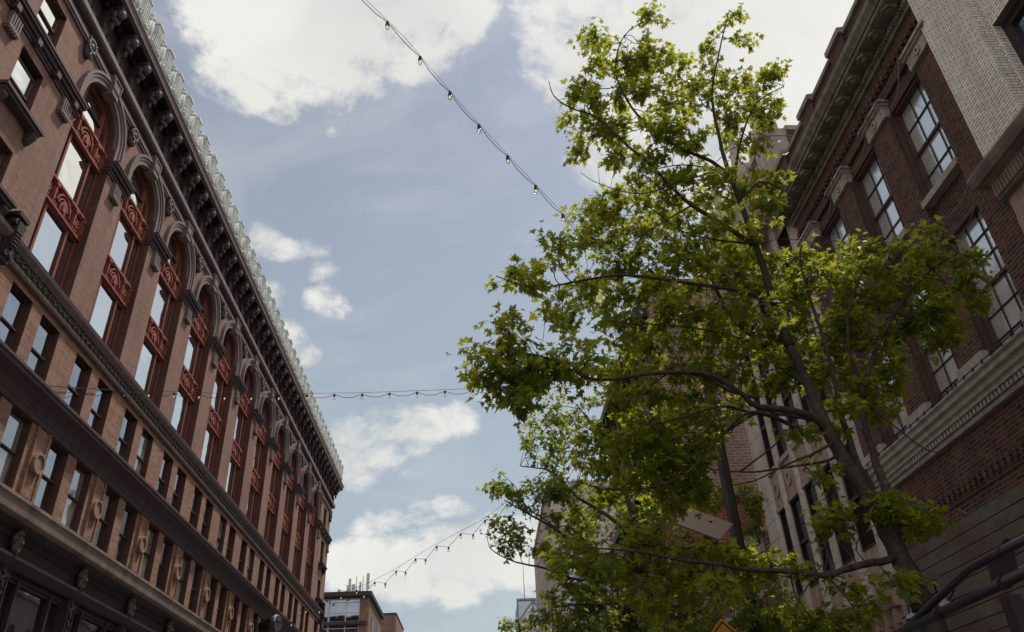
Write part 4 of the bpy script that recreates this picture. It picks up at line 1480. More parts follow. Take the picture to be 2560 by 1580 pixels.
# lower storey: cornice with little brackets and round arches
mb = MB()
mb.prism([(10.8, 5.3), (9.75, 5.3), (9.62, 5.5), (9.60, 5.62), (9.7, 5.68), (10.8, 5.9)], 'y', GY0, GY1)
mb.box(9.9, 10.8, GY0, GY1, 4.75, 5.3)
k = 0
y = GY0 + 0.2
while y < GY1 - 0.2:
    mb.box(9.78, 9.898, y, y + 0.16, 4.95, 5.28)
    y += 0.5
mb.build('lower_cornice', 'gothic_pink', GB)
mb = MB()
ac = [20.1 + 1.55 * k for k in range(5)]
mb.box(9.95, 10.8, GY0, ac[0] - 0.55, 0, 4.747)
for k, y in enumerate(ac):
    n = 10
    for i in range(n):
        a, q = PI - PI * i / n, PI - PI * (i + 1) / n
        mb.prism([(y + 0.55 * math.cos(a), 3.9 + 0.55 * math.sin(a)), (y + 0.55 * math.cos(q), 3.9 + 0.55 * math.sin(q)), (y + 0.55 * math.cos(q), 4.747), (y + 0.55 * math.cos(a), 4.747)], 'x', 9.95, 10.8)
    mb.ring(9.88, 9.947, y, 3.9, 0.55, 0.68, 0, PI, 12)
    y1 = ac[k + 1] - 0.55 if k < 4 else GY1
    mb.box(9.95, 10.8, y + 0.55, y1, 0, 4.747)
mb.build('arcade', 'gothic_stone', GB)
# balcony canopy with greenery low on that facade
CN = empty('canopy', (9.3, 25.0, 5.7), 'dark flat canopy with a planter of greenery on the gothic facade', 'canopy')
mb = MB().box(8.3, 10.0, 23.4, 27.2, 5.45, 5.62).box(8.3, 8.45, 23.4, 27.2, 5.62, 5.8)
mb.build('slab', 'dark_slab', CN)
for y in (23.6, 27.0):
    MB().tube([(8.5, y, 5.62), (9.98, y, 7.2)], 0.025, 6).build('tie_rod', 'black_metal', CN)

# ------------------------------------------------------------------ further down the right side
LW = empty('low_brick_building', (10.0, 32.0, 0), 'low dark brick building with white stone blocks beside the gothic building', 'building')
mb = MB().box(10.0, 22, 27.02, 37.98, 0, 9.5)
mb.build('wall', 'gothic_brick', LW)
mb = MB().box(9.86, 22.0, 27.02, 37.98, 9.5, 9.75)
for k in range(6):
    y = 27.8 + k * 1.9
    mb.box(9.84, 9.997, y - 0.35, y + 0.35, 8.9, 9.497)
    mb.box(9.9, 9.997, y - 0.8, y + 0.8, 7.6, 7.8)
mb.box(9.7, 9.997, 27.02, 37.98, 6.2, 6.7)
mb.build('stone_trim', 'white_stone', LW)

TB = empty('tall_brick_building', (10.0, 47.0, 0), 'tall plain brick building with a bricked side wall and ornate street front behind the trees', 'building')
mb = MB().box(10.0, 24, 38.0, 56, 14.5, 27.5)
mb.build('wall', 'tower_brick', TB)
mb = MB().box(10.003, 24, 38.003, 56, 0, 14.5)
mb.build('painted_wall', 'painted_brick', TB)
mb = MB().box(9.9, 24.05, 37.93, 56.0, 27.5, 27.75)
mb.build('coping', 'dark_terracotta', TB)
mb = MB()
mb.box(9.2, 9.997, 38.6, 56, 25.6, 26.2).box(9.5, 9.997, 38.6, 56, 17.2, 17.7)
for k in range(12):
    y = 39.2 + k * 1.45
    mb.box(9.3, 9.997, y, y + 0.4, 24.9, 25.597)
mb.build('cornice', 'sooty_terracotta', TB)
for k in range(5):
    y = 40.2 + k * 3.2
    for z in (18.6, 22.2, 14.8):
        mb = MB()
        mb.box(-0.12, 0.0, -0.95, -0.8, 0, 2.4).box(-0.12, 0.0, 0.8, 0.95, 0, 2.4).box(-0.2, 0.0, -1.05, 1.05, 2.4, 2.7).box(-0.2, 0, -1.05, 1.05, -0.2, 0)
        o = mb.build('window', 'dark_terracotta', TB, loc=(10.0, y, z))
        g = MB().add([(-0.03, 0.8, 0), (-0.03, -0.8, 0), (-0.03, -0.8, 2.4), (-0.03, 0.8, 2.4)], [(0, 1, 2, 3)])
        p_ = g.build('pane', 'dark_glass', loc=(0, 0, 0)); p_.parent = o

PB = empty('pale_stone_building', (12.0, 125.0, 0), 'pale stone building with tall arched windows far down the street on the right', 'building')
mb = MB()
hol = []
xs = [12.65, 17.0, 21.4]
mb.grid_wall('y', 108.0, 108.6, 10.0, 26.0, 0, 41.2, [(x - 1.15, x + 1.15, 23.0, 28.5) for x in xs] + [(x - .6, x + .6, 33.5, 35.6) for x in xs])
mb.box(10.0, 26, 108.62, 145, 0, 41.15)
for x in xs:
    for i in range(8):
        a, q = PI - PI * i / 8, PI - PI * (i + 1) / 8
        mb.prism([(x + 1.15 * math.cos(a), 28.5 + 0.0 * math.sin(a)), (x + 1.15 * math.cos(q), 28.5), (x + 1.15 * math.cos(q), 28.5 - 0.002), (x + 1.15 * math.cos(a), 28.5 - 0.002)], 'y', 108.1, 108.2)
for k in range(24):
    y = 109 + k * 1.5
    mb.box(9.75, 9.997, y, y + 0.6, 4, 40)
mb.box(9.5, 26.3, 107.7, 145.3, 40.2, 40.7).box(9.7, 26.2, 107.85, 145.2, 31.4, 31.7)
mb.build('wall', 'pale_stone', PB)
mb = MB()
for x in xs:
    n = 12
    for i in range(n):
        a, q = PI * i / n, PI * (i + 1) / n
        mb.prism([(x + 1.2 * math.cos(a), 28.5 + 1.2 * math.sin(a)), (x + 1.75 * math.cos(a), 28.5 + 1.75 * math.sin(a)),
                  (x + 1.75 * math.cos(q), 28.5 + 1.75 * math.sin(q)), (x + 1.2 * math.cos(q), 28.5 + 1.2 * math.sin(q))], 'y', 107.8, 107.997)
    for s_ in (-1, 1):
        mb.box(x + s_ * 1.48 - 0.28, x + s_ * 1.48 + 0.28, 107.8, 107.997, 23, 28.5)
mb.build('arch_surround', 'pale_stone', PB)
for x in xs:
    mb = MB()
    for dx in (-1.1, 0, 1.1):
        mb.box(dx - 0.09, dx + 0.09, -0.09, 0.05, 0, 6.5 if dx == 0 else 5.5)
    for z in (0.1, 2.2, 3.7, 5.5):
        mb.box(-1.19, 1.19, -0.07, 0.04, z - 0.07, z + 0.07)
    vs = [(1.2 * math.cos(PI * k / 14), 5.5 + 1.2 * math.sin(PI * k / 14)) for k in range(15)]
    o = mb.build('arched_window', 'white_metal', PB, loc=(x, 107.98, 23.0))
    g = MB().add([(1.2, -0.02, 0)] + [(a, -0.02, b_) for a, b_ in vs] + [(-1.2, -0.02, 0)], [tuple(range(17))[::-1]])
    p_ = g.build('pane', 'far_glass', loc=(0, 0, 0)); p_.parent = o
    mb = MB().box(-0.6, 0.6, -0.05, 0.05, 0, 0.1).box(-0.6, 0.6, -0.05, 0.05, 2.0, 2.1).box(-0.06, 0.06, -0.05, 0.05, 0.1, 2.0)
    o = mb.build('window', 'white_metal', PB, loc=(x, 108.3, 33.5))
    g = MB().add([(-0.6, 0.03, 0), (0.6, 0.03, 0), (0.6, 0.03, 2.1), (-0.6, 0.03, 2.1)], [(0, 1, 2, 3)])
    p_ = g.build('pane', 'far_glass', loc=(0, 0, 0)); p_.parent = o

AB = empty('stone_building', (12.0, 82.0, 0), 'low pale building with rows of dark windows hidden behind the trees', 'building')
mb = MB().box(11.5, 26, 57, 107, 0, 19.8)
mb.build('wall', 'pale_stone', AB)
mb = MB().box(11.2, 26.2, 56.9, 107.1, 19.8, 20.3).box(11.3, 11.497, 57, 107, 13.4, 13.8)
mb.build('cornice', 'pale_stone', AB)
w9 = None
for k in range(20):
    for z in (5.0, 9.2, 14.6):
        q = (11.5, 58.6 + k * 2.45, z)
        if w9 is None:
            w9 = MB().box(-0.06, 0, -0.6, 0.6, 0, 2.7).build('window', 'dark_glass', AB, loc=q)
        else:
            copy_part(w9, ploc(AB, q))

# far tower with diagonal braces and a flagpole
BT = empty('braced_tower', (14.0, 205.0, 0), 'distant dark glass tower with diagonal braces and a thin mast', 'building')
mb = MB().box(8.9, 24, 200.3, 215, 0, 44.8)
mb.build('curtain_wall', 'far_glass', BT)
mb = MB()
for x in (8.9, 12.7, 16.5, 20.3):
    mb.box(x - 0.2, x + 0.2, 199.9, 200.3, 0, 44.8)
for k in range(9):
    mb.box(8.7, 24, 199.85, 200.3, 44.7 - k * 5.0, 45.2 - k * 5.0)
for k in range(8):
    for j, x in enumerate((8.9, 12.7, 16.5)):
        z0, z1 = 44.7 - (k + 1) * 5, 44.7 - k * 5
        a, b_ = ((x, z0), (x + 3.8, z1)) if (k + j) % 2 == 0 else ((x, z1), (x + 3.8, z0))
        mb.tube([(a[0], 200.0, a[1]), (b_[0], 200.0, b_[1])], 0.2, 5)
mb.build('brace', 'grey_metal', BT)
mb = MB().tube([(10.8, 202, 44.8), (10.8, 202, 54)], [0.12, 0.05], 6)
mb.build('mast', 'grey_metal', BT)

# ------------------------------------------------------------------ further down the left side
AP = empty('apartment_building', (-22.0, 117.0, 0), 'distant flat-roofed apartment block with wide white-framed glazing beyond the arcaded block', 'building')
mb = MB().box(-36, -15.5, 112.2, 124.9, 0, 26.9)
mb.build('core', 'core', AP)
mb = MB().box(-16.2, -15.0, 110.4, 125, 0, 26.6)
mb.build('side_wall', 'far_brick', AP)
mb = MB().box(-36.5, -14.6, 109.4, 125.4, 26.6, 27.15)
for k in range(7):
    mb.box(-36, -15.2, 109.9, 112.2, 23.05 - k * 3.3, 23.45 - k * 3.3)
mb.build('roof_slab', 'dark_slab', AP)
gw0 = None
for k in range(4):
    for j in range(4):
        q = (-18.2 - j * 4.1, 110.6, 23.5 - k * 3.3)
        if gw0 is None:
            mb = MB()
            h = 3.0
            for x in (-2.0, 0.15, 1.98):
                mb.box(x - 0.06, x + 0.06, -0.06, 0.06, 0, h)
            for z in (0.05, 1.15, h - 0.5, h - 0.05):
                mb.box(-2.0, 2.0, -0.05, 0.05, z - 0.05, z + 0.05)
            mb.box(-2.1, -2.06, -0.1, 0.1, 0, h)
            gw0 = mb.build('glazing', 'white_metal', AP, loc=q)
            g = MB().add([(-2, 0.01, 0), (2, 0.01, 0), (2, 0.01, h), (-2, 0.01, h)], [(0, 1, 2, 3)])
            p_ = g.build('pane', 'far_glass', loc=(0, 0, 0)); p_.parent = gw0
        else:
            copy_part(gw0, ploc(AP, q))
sw1 = None
for k in range(4):
    for y in (114, 119.5):
        if sw1 is None: sw1 = MB().box(0.003, 0.08, 0, 1.6, 0, 2.1).build('side_window', 'far_glass', AP, loc=(-15.0, y, 22.5))
        else: copy_part(sw1, ploc(AP, (-15.0, y, 22.5 - k * 3.3)))
mb = MB()
for x, y, h, w in ((-18.0, 112, 2.3, .35), (-17.1, 112, 2.6, .08), (-16.6, 112.4, 1.9, .28), (-16.2, 112, 2.6, .07), (-15.4, 111, 2.7, .4), (-18.4, 113, 1.6, .3), (-17.4, 111.5, 1.4, .5), (-19.4, 112, 0.9, .4)):
    mb.box(x - w / 2, x + w / 2, y - 0.1, y + 0.1, 27.15 + (0.6 if w > .2 else 0), 27.15 + h)
    mb.tube([(x, y, 27.15), (x, y, 27.15 + h * 0.9)], 0.05, 5)
mb.tube([(-19.6, 112, 27.9), (-16, 112.3, 27.75)], 0.05, 5).tube([(-18.6, 112, 28.6), (-16.5, 112, 28.2)], 0.04, 5)
mb.build('roof_antennas', 'white_metal', AP)
BK = empty('brick_block', (-22.0, 157.0, 0), 'plain distant brick block just right of the apartment block', 'building')
mb = MB().box(-32, -15.4, 150, 165, 0, 32.3)
mb.build('wall', 'far_brick', BK)
mb = MB().box(-32.1, -15.3, 149.9, 165.1, 32.3, 32.6)
mb.build('coping', 'dark_slab', BK)
for k in range(4):
    for y in (152.5, 157, 161.5):
        mb = MB().box(0, 0.08, -0.6, 0.6, 0, 1.8)
        mb.build('window', 'far_glass', BK, loc=(-15.4, y, 28.5 - 3.6 * k))

# ------------------------------------------------------------------ street furniture
base = at_y(1895, 1580, 17.5)
top = at_y(1793, 980, 17.5)
PL = empty('utility_pole', (base.x, 17.5, 0.14), 'tall dark square street pole behind the maple foliage', 'pole')
mb = MB()
w = 0.145
x0 = base.x - 0.06
mb.prism([(-w, -w * .6), (-w * .6, -w), (w * .6, -w), (w, -w * .6), (w, w * .6), (w * .6, w), (-w * .6, w), (-w, w * .6)], 'z', 0, top.z)
mb.v = [(x0 + a * (1 - 0.25 * c / 10), 17.5 + b_ * (1 - 0.25 * c / 10), 0.14 + c) for a, b_, c in mb.v]
mb.build('shaft', 'pole_paint', PL)
mb = MB().box(x0 - 0.02, x0 + 0.02, 17.5 - w - 0.02, 17.5 - w + 0.03, 0.3, top.z - 0.2)
mb.build('cable_cover', 'pole_paint', PL)
mb = MB().box(x0 - 0.26, x0 + 0.26, 17.24, 17.76, 0.14, 0.5)
mb.build('base', 'pole_paint', PL)

# solar powered bicycle crossing sign
SY = 14.0
sp = at_y(1803, 1545, SY)
SG = empty('warning_sign', (sp.x, SY, 0.14), 'yellow diamond bicycle sign below a white tilted solar panel on a post', 'sign')
pc = at_y(1755, 1310, SY)
mb = MB().tube([(sp.x, SY + 0.06, 0.14), (sp.x, SY + 0.06, pc.z - 0.12)], 0.045, 8)
mb.build('post', 'black_metal', SG)
# the plate: diamond
mb = MB()
hd_ = 0.54
zc = sp.z - hd_
mb.prism([(sp.x, zc - hd_), (sp.x + hd_, zc), (sp.x, zc + hd_), (sp.x - hd_, zc)], 'y', SY, SY - 0.01)
pl = mb.build('plate', 'sign_yellow', SG)
mb = MB()
for s_ in ((1, 1), (1, -1), (-1, -1), (-1, 1)):
    a, b_ = (sp.x + s_[0] * (hd_ - 0.05), zc), (sp.x, zc + s_[1] * (hd_ - 0.05))
    a2, b2 = (sp.x + s_[0] * (hd_ - 0.085), zc), (sp.x, zc + s_[1] * (hd_ - 0.085))
    mb.prism([a, b_, b2, a2], 'y', SY - 0.0105, SY - 0.013)
for dx in (-0.2, 0.2):
    n = 16
    for i in range(n):
        a, q = 2 * PI * i / n, 2 * PI * (i + 1) / n
        mb.prism([(sp.x + dx + .11 * math.cos(a), zc - .04 + .11 * math.sin(a)), (sp.x + dx + .14 * math.cos(a), zc - .04 + .14 * math.sin(a)), (sp.x + dx + .14 * math.cos(q), zc - .04 + .14 * math.sin(q)), (sp.x + dx + .11 * math.cos(q), zc - .04 + .11 * math.sin(q))], 'y', SY - 0.0105, SY - 0.013)


def stroke(a, b_, w=0.018):
    a, b_ = Vector(a), Vector(b_)
    d = (b_ - a).normalized()
    n = Vector((-d.y, d.x)) * w
    mb.prism([(sp.x + q.x, zc + q.y) for q in (a + n, a - n, b_ - n, b_ + n)], 'y', SY - 0.0105, SY - 0.0132)


for a, b_ in (((-.2, -.04), (-.11, .17)), ((-.13, .13), (.1, .13)), ((.1, .13), (.0, -.04)), ((.0, -.04), (-.13, .12)), ((.2, -.04), (.0, -.04)), ((.2, -.04), (.1, .15)),
              ((.1, .13), (.12, .19)), ((.05, .2), (.18, .215)), ((-.11, .17), (-.12, .25)), ((-.12, .25), (-.05, .27)), ((-.05, .27), (-.03, .25))):
    stroke(a, b_)
x_ = mb.build('bicycle_symbol', 'wire_black', loc=None)
x_.parent = pl
x_.location = Vector(x_.location) - Vector(SG.location)
# panel through its four seen corners, laid at its own depth
P1, P2 = at_y(1710, 1268, SY + .25), at_y(1832, 1313, SY + .25)
P4, P3 = at_y(1678, 1308, SY - .15), at_y(1798, 1353, SY - .15)
nrm = (P2 - P1).cross(P4 - P1).normalized()
if nrm.z < 0: nrm = -nrm
mb = MB()
mb.add([P1, P2, P3, P4] + [q + nrm * 0.035 for q in (P1, P2, P3, P4)], [(3, 2, 1, 0), (4, 5, 6, 7), (0, 1, 5, 4), (1, 2, 6, 5), (2, 3, 7, 6), (3, 0, 4, 7)])
mb.build('solar_panel', 'panel_white', SG)
mb = MB()
mid = (P1 + P2 + P3 + P4) / 4
br = at_y(1776, 1300, SY + 0.1)
mb.tube([br - nrm * 0.03, at_y(1775, 1345, SY)], 0.012, 6).ell(tuple(br - nrm * 0.03), (0.05, 0.05, 0.025), 8, 4)
q = at_y(1778, 1357, SY)
mb.box(q.x - 0.13, q.x + 0.1, SY - 0.09, SY + 0.09, q.z - 0.14, q.z + 0.06)
mb.box(q.x - 0.02, sp.x + 0.03, SY - 0.02, SY + 0.08, q.z - 0.25, q.z - 0.14)
mb.build('battery_box', 'black_metal', SG)

# purple steel pipe frame, close by at the lower right
PX = 4.0
A1, A2 = at_x(2250, 1582, PX), at_x(2600, 1412, PX)
B1, B2, B3 = at_x(2264, 1572, PX), at_x(2424, 1422, PX), at_x(2600, 1328, PX)
PF = empty('pipe_frame', (PX, at_x(2525, 1500, PX).y, 0.14), 'dark purple steel pipe frame with a gusset plate at the lower right corner', 'frame')
mb = MB().tube([A1 + (A1 - A2) * 0.05, A2], 0.042, 12)
mb.build('lower_rail', 'purple_steel', PF, smooth=True)
mb = MB().tube([B1 + (B1 - B2) * 0.05, B2.lerp(B1, 0.06), B2.lerp(B3, 0.05), B3], 0.034, 12)
mb.build('upper_rail', 'purple_steel', PF, smooth=True)
g1, g2, g3, g4 = [at_x(*q, PX) for q in ((2470, 1404), (2532, 1374), (2544, 1440), (2486, 1468))]
mb = MB()
mb.prism([(q.y, q.z) for q in (g1, g2, g3, g4)], 'x', PX - 0.012, PX + 0.012)
mb.build('gusset_plate', 'purple_steel', PF)
pq = at_x(2524, 1490, PX)
mb = MB().box(PX - 0.05, PX + 0.05, pq.y - 0.06, pq.y + 0.06, 0.14, pq.z)
mb.build('post', 'purple_steel', PF)
for t_ in (0.35, 0.8):
    q = A1.lerp(A2, t_)
    d = (A2 - A1).normalized()
    MB().tube([q - d * 0.02, q + d * 0.02], 0.056, 12).build('clamp', 'purple_steel', PF)
q = B2.lerp(B3, 0.5)
d = (B3 - B2).normalized()
MB().tube([q - d * 0.015, q + d * 0.015], 0.042, 12).build('clamp', 'purple_steel', PF)

# gooseneck barn lamps on the worn courses
def gooseneck(base_px, loop, shade_px, lab, X=9.4):
    bq = at_x(*base_px, 9.94)
    o = empty('gooseneck_lamp', bq, lab, 'lamp')
    pts = [bq] + [at_x(*q[:2], 9.94 - q[2]) for q in loop]
    m_ = MB().tube(pts, 0.022, 8)
    m_.build('arm', 'black_metal', o, smooth=True)
    if shade_px:
        s_ = at_x(*shade_px, X)
        m_ = MB().lathe([(0.03, 0.16), (0.07, 0.15), (0.09, 0.06), (0.2, 0.0), (0.235, -0.07)], s_, 18)
        m_.build('lamp_shade', 'grey_enamel', o, smooth=False)
        m_ = MB().lathe([(0.245, -0.07), (0.245, -0.10), (0.2, -0.09)], s_, 18)
        m_.build('rim', 'black_metal', o)
    return o


gooseneck((2312, 1484), [(2330, 1482, .1), (2341, 1480, .2), (2334, 1458, .3), (2336, 1446, .38), (2348, 1444, .45), (2360, 1453, .5), (2378, 1462, .53), (2385, 1475, .54), (2372, 1500, .54)], (2362, 1512), 'black gooseneck lamp with grey shade on the worn wall beside the trunk')
gooseneck((2520, 1372), [(2528, 1362, .15), (2520, 1350, .3), (2508, 1351, .4), (2501, 1362, .45), (2503, 1372, .48), (2504, 1384, .5)], None, 'black gooseneck arm looping above the gusset plate')
gooseneck((2268, 1566), [(2270, 1552, .2), (2264, 1543, .3), (2256, 1545, .4)], (2290, 1538), 'small grey-shaded gooseneck lamp half hidden by the end of the pipe frame')

# ------------------------------------------------------------------ string lights
def string_light(label, path, spacing, drop, size, wire=0.012, zigzag=False, second=None, skip=0):
    """path: support wire points; cord hangs from it, bulbs hang from the cord"""
    o = empty('string_light', path[0], label, 'string light', 'string lights over the street')
    # arc-length sampling
    P = [Vector(q) for q in path]
    seg = [(P[i + 1] - P[i]).length for i in range(len(P) - 1)]
    tot = sum(seg)

    def at(s_):
        for i, g in enumerate(seg):
            if s_ <= g or i == len(seg) - 1:
                return P[i].lerp(P[i + 1], s_ / g)
            s_ -= g
    MB().tube(P, wire * 0.7, 4).build('support_wire', 'wire_black', o)
    n = int(tot / spacing)
    pts, bl = [], []
    for k in range(n + 1):
        q = at(k * spacing)
        ph = k % 2
        dz = -(drop if (zigzag and ph) else drop * 0.25)
        qq = q + Vector((0, 0, dz))
        pts.append(qq)
        bl.append(qq)
        if not zigzag and k < n:
            for j in (1, 2):
                m_ = at((k + j / 3) * spacing)
                pts.append(m_ + Vector((0, 0, -drop * (0.25 + 0.75 * (0.8 if j in (1, 2) else 0)))))
    MB().tube(pts, wire, 4).build('cord', 'wire_black', o)
    sk = gb = None
    for q in bl[skip:]:
        if sk is None:
            mb = MB().lathe([(0.10, 0.06), (0.16, 0.0), (0.17, -0.28), (0.2, -0.33), (0.2, -0.42)], (0, 0, 0), 8)
            mb.v = [(a * size, b_ * size, c * size) for a, b_, c in mb.v]
            sk = mb.build('lamp_socket', 'wire_black', o, loc=q)
            mb = MB().lathe([(0.12, -0.42), (0.20, -0.55), (0.22, -0.72), (0.17, -0.9), (0.06, -1.0)], (0, 0, 0), 8)
            mb.v = [(a * size, b_ * size, c * size) for a, b_, c in mb.v]
            g = mb.build('bulb', 'bulb_glass', loc=(0, 0, 0), smooth=True); g.parent = sk
            mb = MB().tube([(0, 0, -0.5), (0, 0, -0.62), (0, 0, -0.8)], [0.05, 0.09, 0.06], 6)
            mb.v = [(a * size, b_ * size, c * size) for a, b_, c in mb.v]
            g = mb.build('filament', 'bulb_glow', loc=(0, 0, 0)); g.parent = sk
        else:
            copy_part(sk, ploc(o, q))
    return o


m, t, b = new_mat('bulb_glass')
t.nodes.remove(b)
o_ = t.nodes['Material Output']
a_ = t.nodes.new('ShaderNodeBsdfTransparent'); a_.inputs[0].default_value = (0.86, 0.82, 0.74, 1)
g_ = t.nodes.new('ShaderNodeBsdfGlossy'); g_.inputs['Roughness'].default_value = 0.05
x_ = t.nodes.new('ShaderNodeMixShader'); x_.inputs[0].default_value = 0.22
t.links.new(a_.outputs[0], x_.inputs[1]); t.links.new(g_.outputs[0], x_.inputs[2]); t.links.new(x_.outputs[0], o_.inputs['Surface'])

# A: from high over the near street to the dark pole
s0 = at_d(885, -30, 18.5)
sA = [Vector((-14.9, 15.4, 27.2)), s0, at_d(1013, 95, 18.6), at_d(1168, 278, 18.8), at_d(1295, 415, 19.2), at_d(1447, 575, 19.8), Vector((top.x, 17.4, top.z - 0.3))]
string_light('string of bulbs slanting down from the top of the photo into the tall maple', sA, 1.0, 0.16, 0.25, 0.008)
# B: straight across the street to the arcaded block
lB = at_x(313, 975, -14.9)
rB = at_d(1480, 955, 31)
mB = at_d(900, 982, 33)
sB = [lB, at_d(600, 985, 34.5), mB, at_d(1200, 971, 31.8), rB, Vector((9.98, 22.9, 17.3))]
string_light('string of bulbs running level across the street at mid height', sB, 1.15, 0.25, 0.25, 0.011)
tail = MB()
tail.tube(sag(at_x(0, 953, -14.9), lB, 0.05), 0.02, 4)
o = tail.build('wire', 'wire_black')
tag(o, 'thin stay wire running along the arcaded facade to the level string of bulbs', 'wire')
# C: far zigzag string
path = [at_d(1280, 1245, 50), at_d(1205, 1300, 52), at_d(1075, 1368, 55), at_d(985, 1425, 58), at_d(915, 1460, 60), at_d(800, 1502, 66), at_x(712, 1542, -14.7)]
q_ = (path[0] - path[1]).normalized()
path.insert(0, path[0] + q_ * ((9.97 - path[0].x) / q_.x) if q_.x > 0.05 else path[0] + q_ * 6)
string_light('farthest string of bulbs zigzagging down towards the apartment block', path, 1.12, 0.62, 0.34, 0.015, zigzag=True)

# ------------------------------------------------------------------ trees
HALF = [(0.06, 0.09), (0.22, 0.0), (0.44, -0.06), (0.30, 0.13), (0.24, 0.19), (0.50, 0.24), (0.46, 0.34), (0.68, 0.52), (0.42, 0.46), (0.40, 0.56), (0.17, 0.40), (0.26, 0.70), (0.14, 0.68)]
MID_ = [(0, 0), (0, 0.36), (0, 1.05)]


def leaves_mesh(name, mat, parent, P, D, Nn, S):
    """one mesh of lobed, folded leaves: base points P, length directions D, normals Nn, sizes S"""
    n = len(P)
    k = len(HALF)
    tmpl = np.array([(x, y) for x, y in MID_] + HALF + [(-x, y) for x, y in HALF])
    X = np.cross(D, Nn)
    X /= np.linalg.norm(X, axis=1, keepdims=True) + 1e-9
    Nn = np.cross(X, D)
    fold = rng.uniform(-0.1, 0.65, n)[:, None]
    curl = rng.uniform(-0.05, 0.6, n)[:, None]
    tx = tmpl[:, 0][None, :] * rng.uniform(0.7, 1.15, (n, 1)) + rng.normal(0, 0.03, (n, len(tmpl)))
    ty = tmpl[:, 1][None, :] + rng.normal(0, 0.03, (n, len(tmpl)))
    zz = fold * np.abs(tx) - curl * (ty ** 2)
    V = P[:, None, :] + S[:, None, None] * (tx[:, :, None] * X[:, None, :] + ty[:, :, None] * D[:, None, :] + zz[:, :, None] * Nn[:, None, :])
    nv = tmpl.shape[0]
    right = [0] + list(range(3, 3 + k)) + [2, 1]
    left = [0, 1, 2] + list(range(3 + k, 3 + 2 * k))[::-1]
    lp = np.array(right + left)
    loops = (np.arange(n)[:, None] * nv + lp[None, :]).ravel()
    me = bpy.data.meshes.new(name)
    off = np.array(parent.location)
    me.vertices.add(n * nv)
    me.vertices.foreach_set('co', (V.reshape(-1, 3) - off).astype(np.float32).ravel())
    me.loops.add(len(loops))
    me.loops.foreach_set('vertex_index', loops.astype(np.int32))
    me.polygons.add(2 * n)
    ls = np.empty(2 * n, dtype=np.int32)
    base = np.arange(n) * len(lp)
    ls[0::2] = base
    ls[1::2] = base + len(right)
    me.polygons.foreach_set('loop_start', ls)
    me.update(calc_edges=True)
    me.validate()
    me.materials.append(MAT[mat])
    o = bpy.data.objects.new(name, me)
    COL.objects.link(o)
    o.parent = parent
    return o


def in_poly(poly, x, y):
    c = False
    j = len(poly) - 1
    for i in range(len(poly)):
        xi, yi = poly[i][0], poly[i][1]
        xj, yj = poly[j][0], poly[j][1]
        if (yi > y) != (yj > y) and x < (xj - xi) * (y - yi) / (yj - yi) + xi:
            c = not c
        j = i
    return c


def sample_poly(poly, cell):
    xs = [q[0] for q in poly]; ys = [q[1] for q in poly]
    out = []
    y = min(ys)
    while y < max(ys) + cell:
        x = min(xs)
        while x < max(xs) + cell:
            px, py = x + rng.uniform(0, cell), y + rng.uniform(0, cell)
            if in_poly(poly, px, py): out.append((px, py))
            x += cell
        y += cell
    if not out: out = [(sum(xs) / len(xs), sum(ys) / len(ys))]
    return out


def smooth_pts(pts, sub=4):
    """Catmull-Rom through the limb points"""
    P = [Vector(q) for q in pts]
    out = []
    for i in range(len(P) - 1):
        p0, p1, p2, p3 = P[max(i - 1, 0)], P[i], P[i + 1], P[min(i + 2, len(P) - 1)]
        for k in range(sub):
            t_ = k / sub
            out.append(0.5 * ((2 * p1) + (p2 - p0) * t_ + (2 * p0 - 5 * p1 + 4 * p2 - p3) * t_ ** 2 + (3 * p1 - p0 - 3 * p2 + p3) * t_ ** 3))
    out.append(P[-1])
    return out


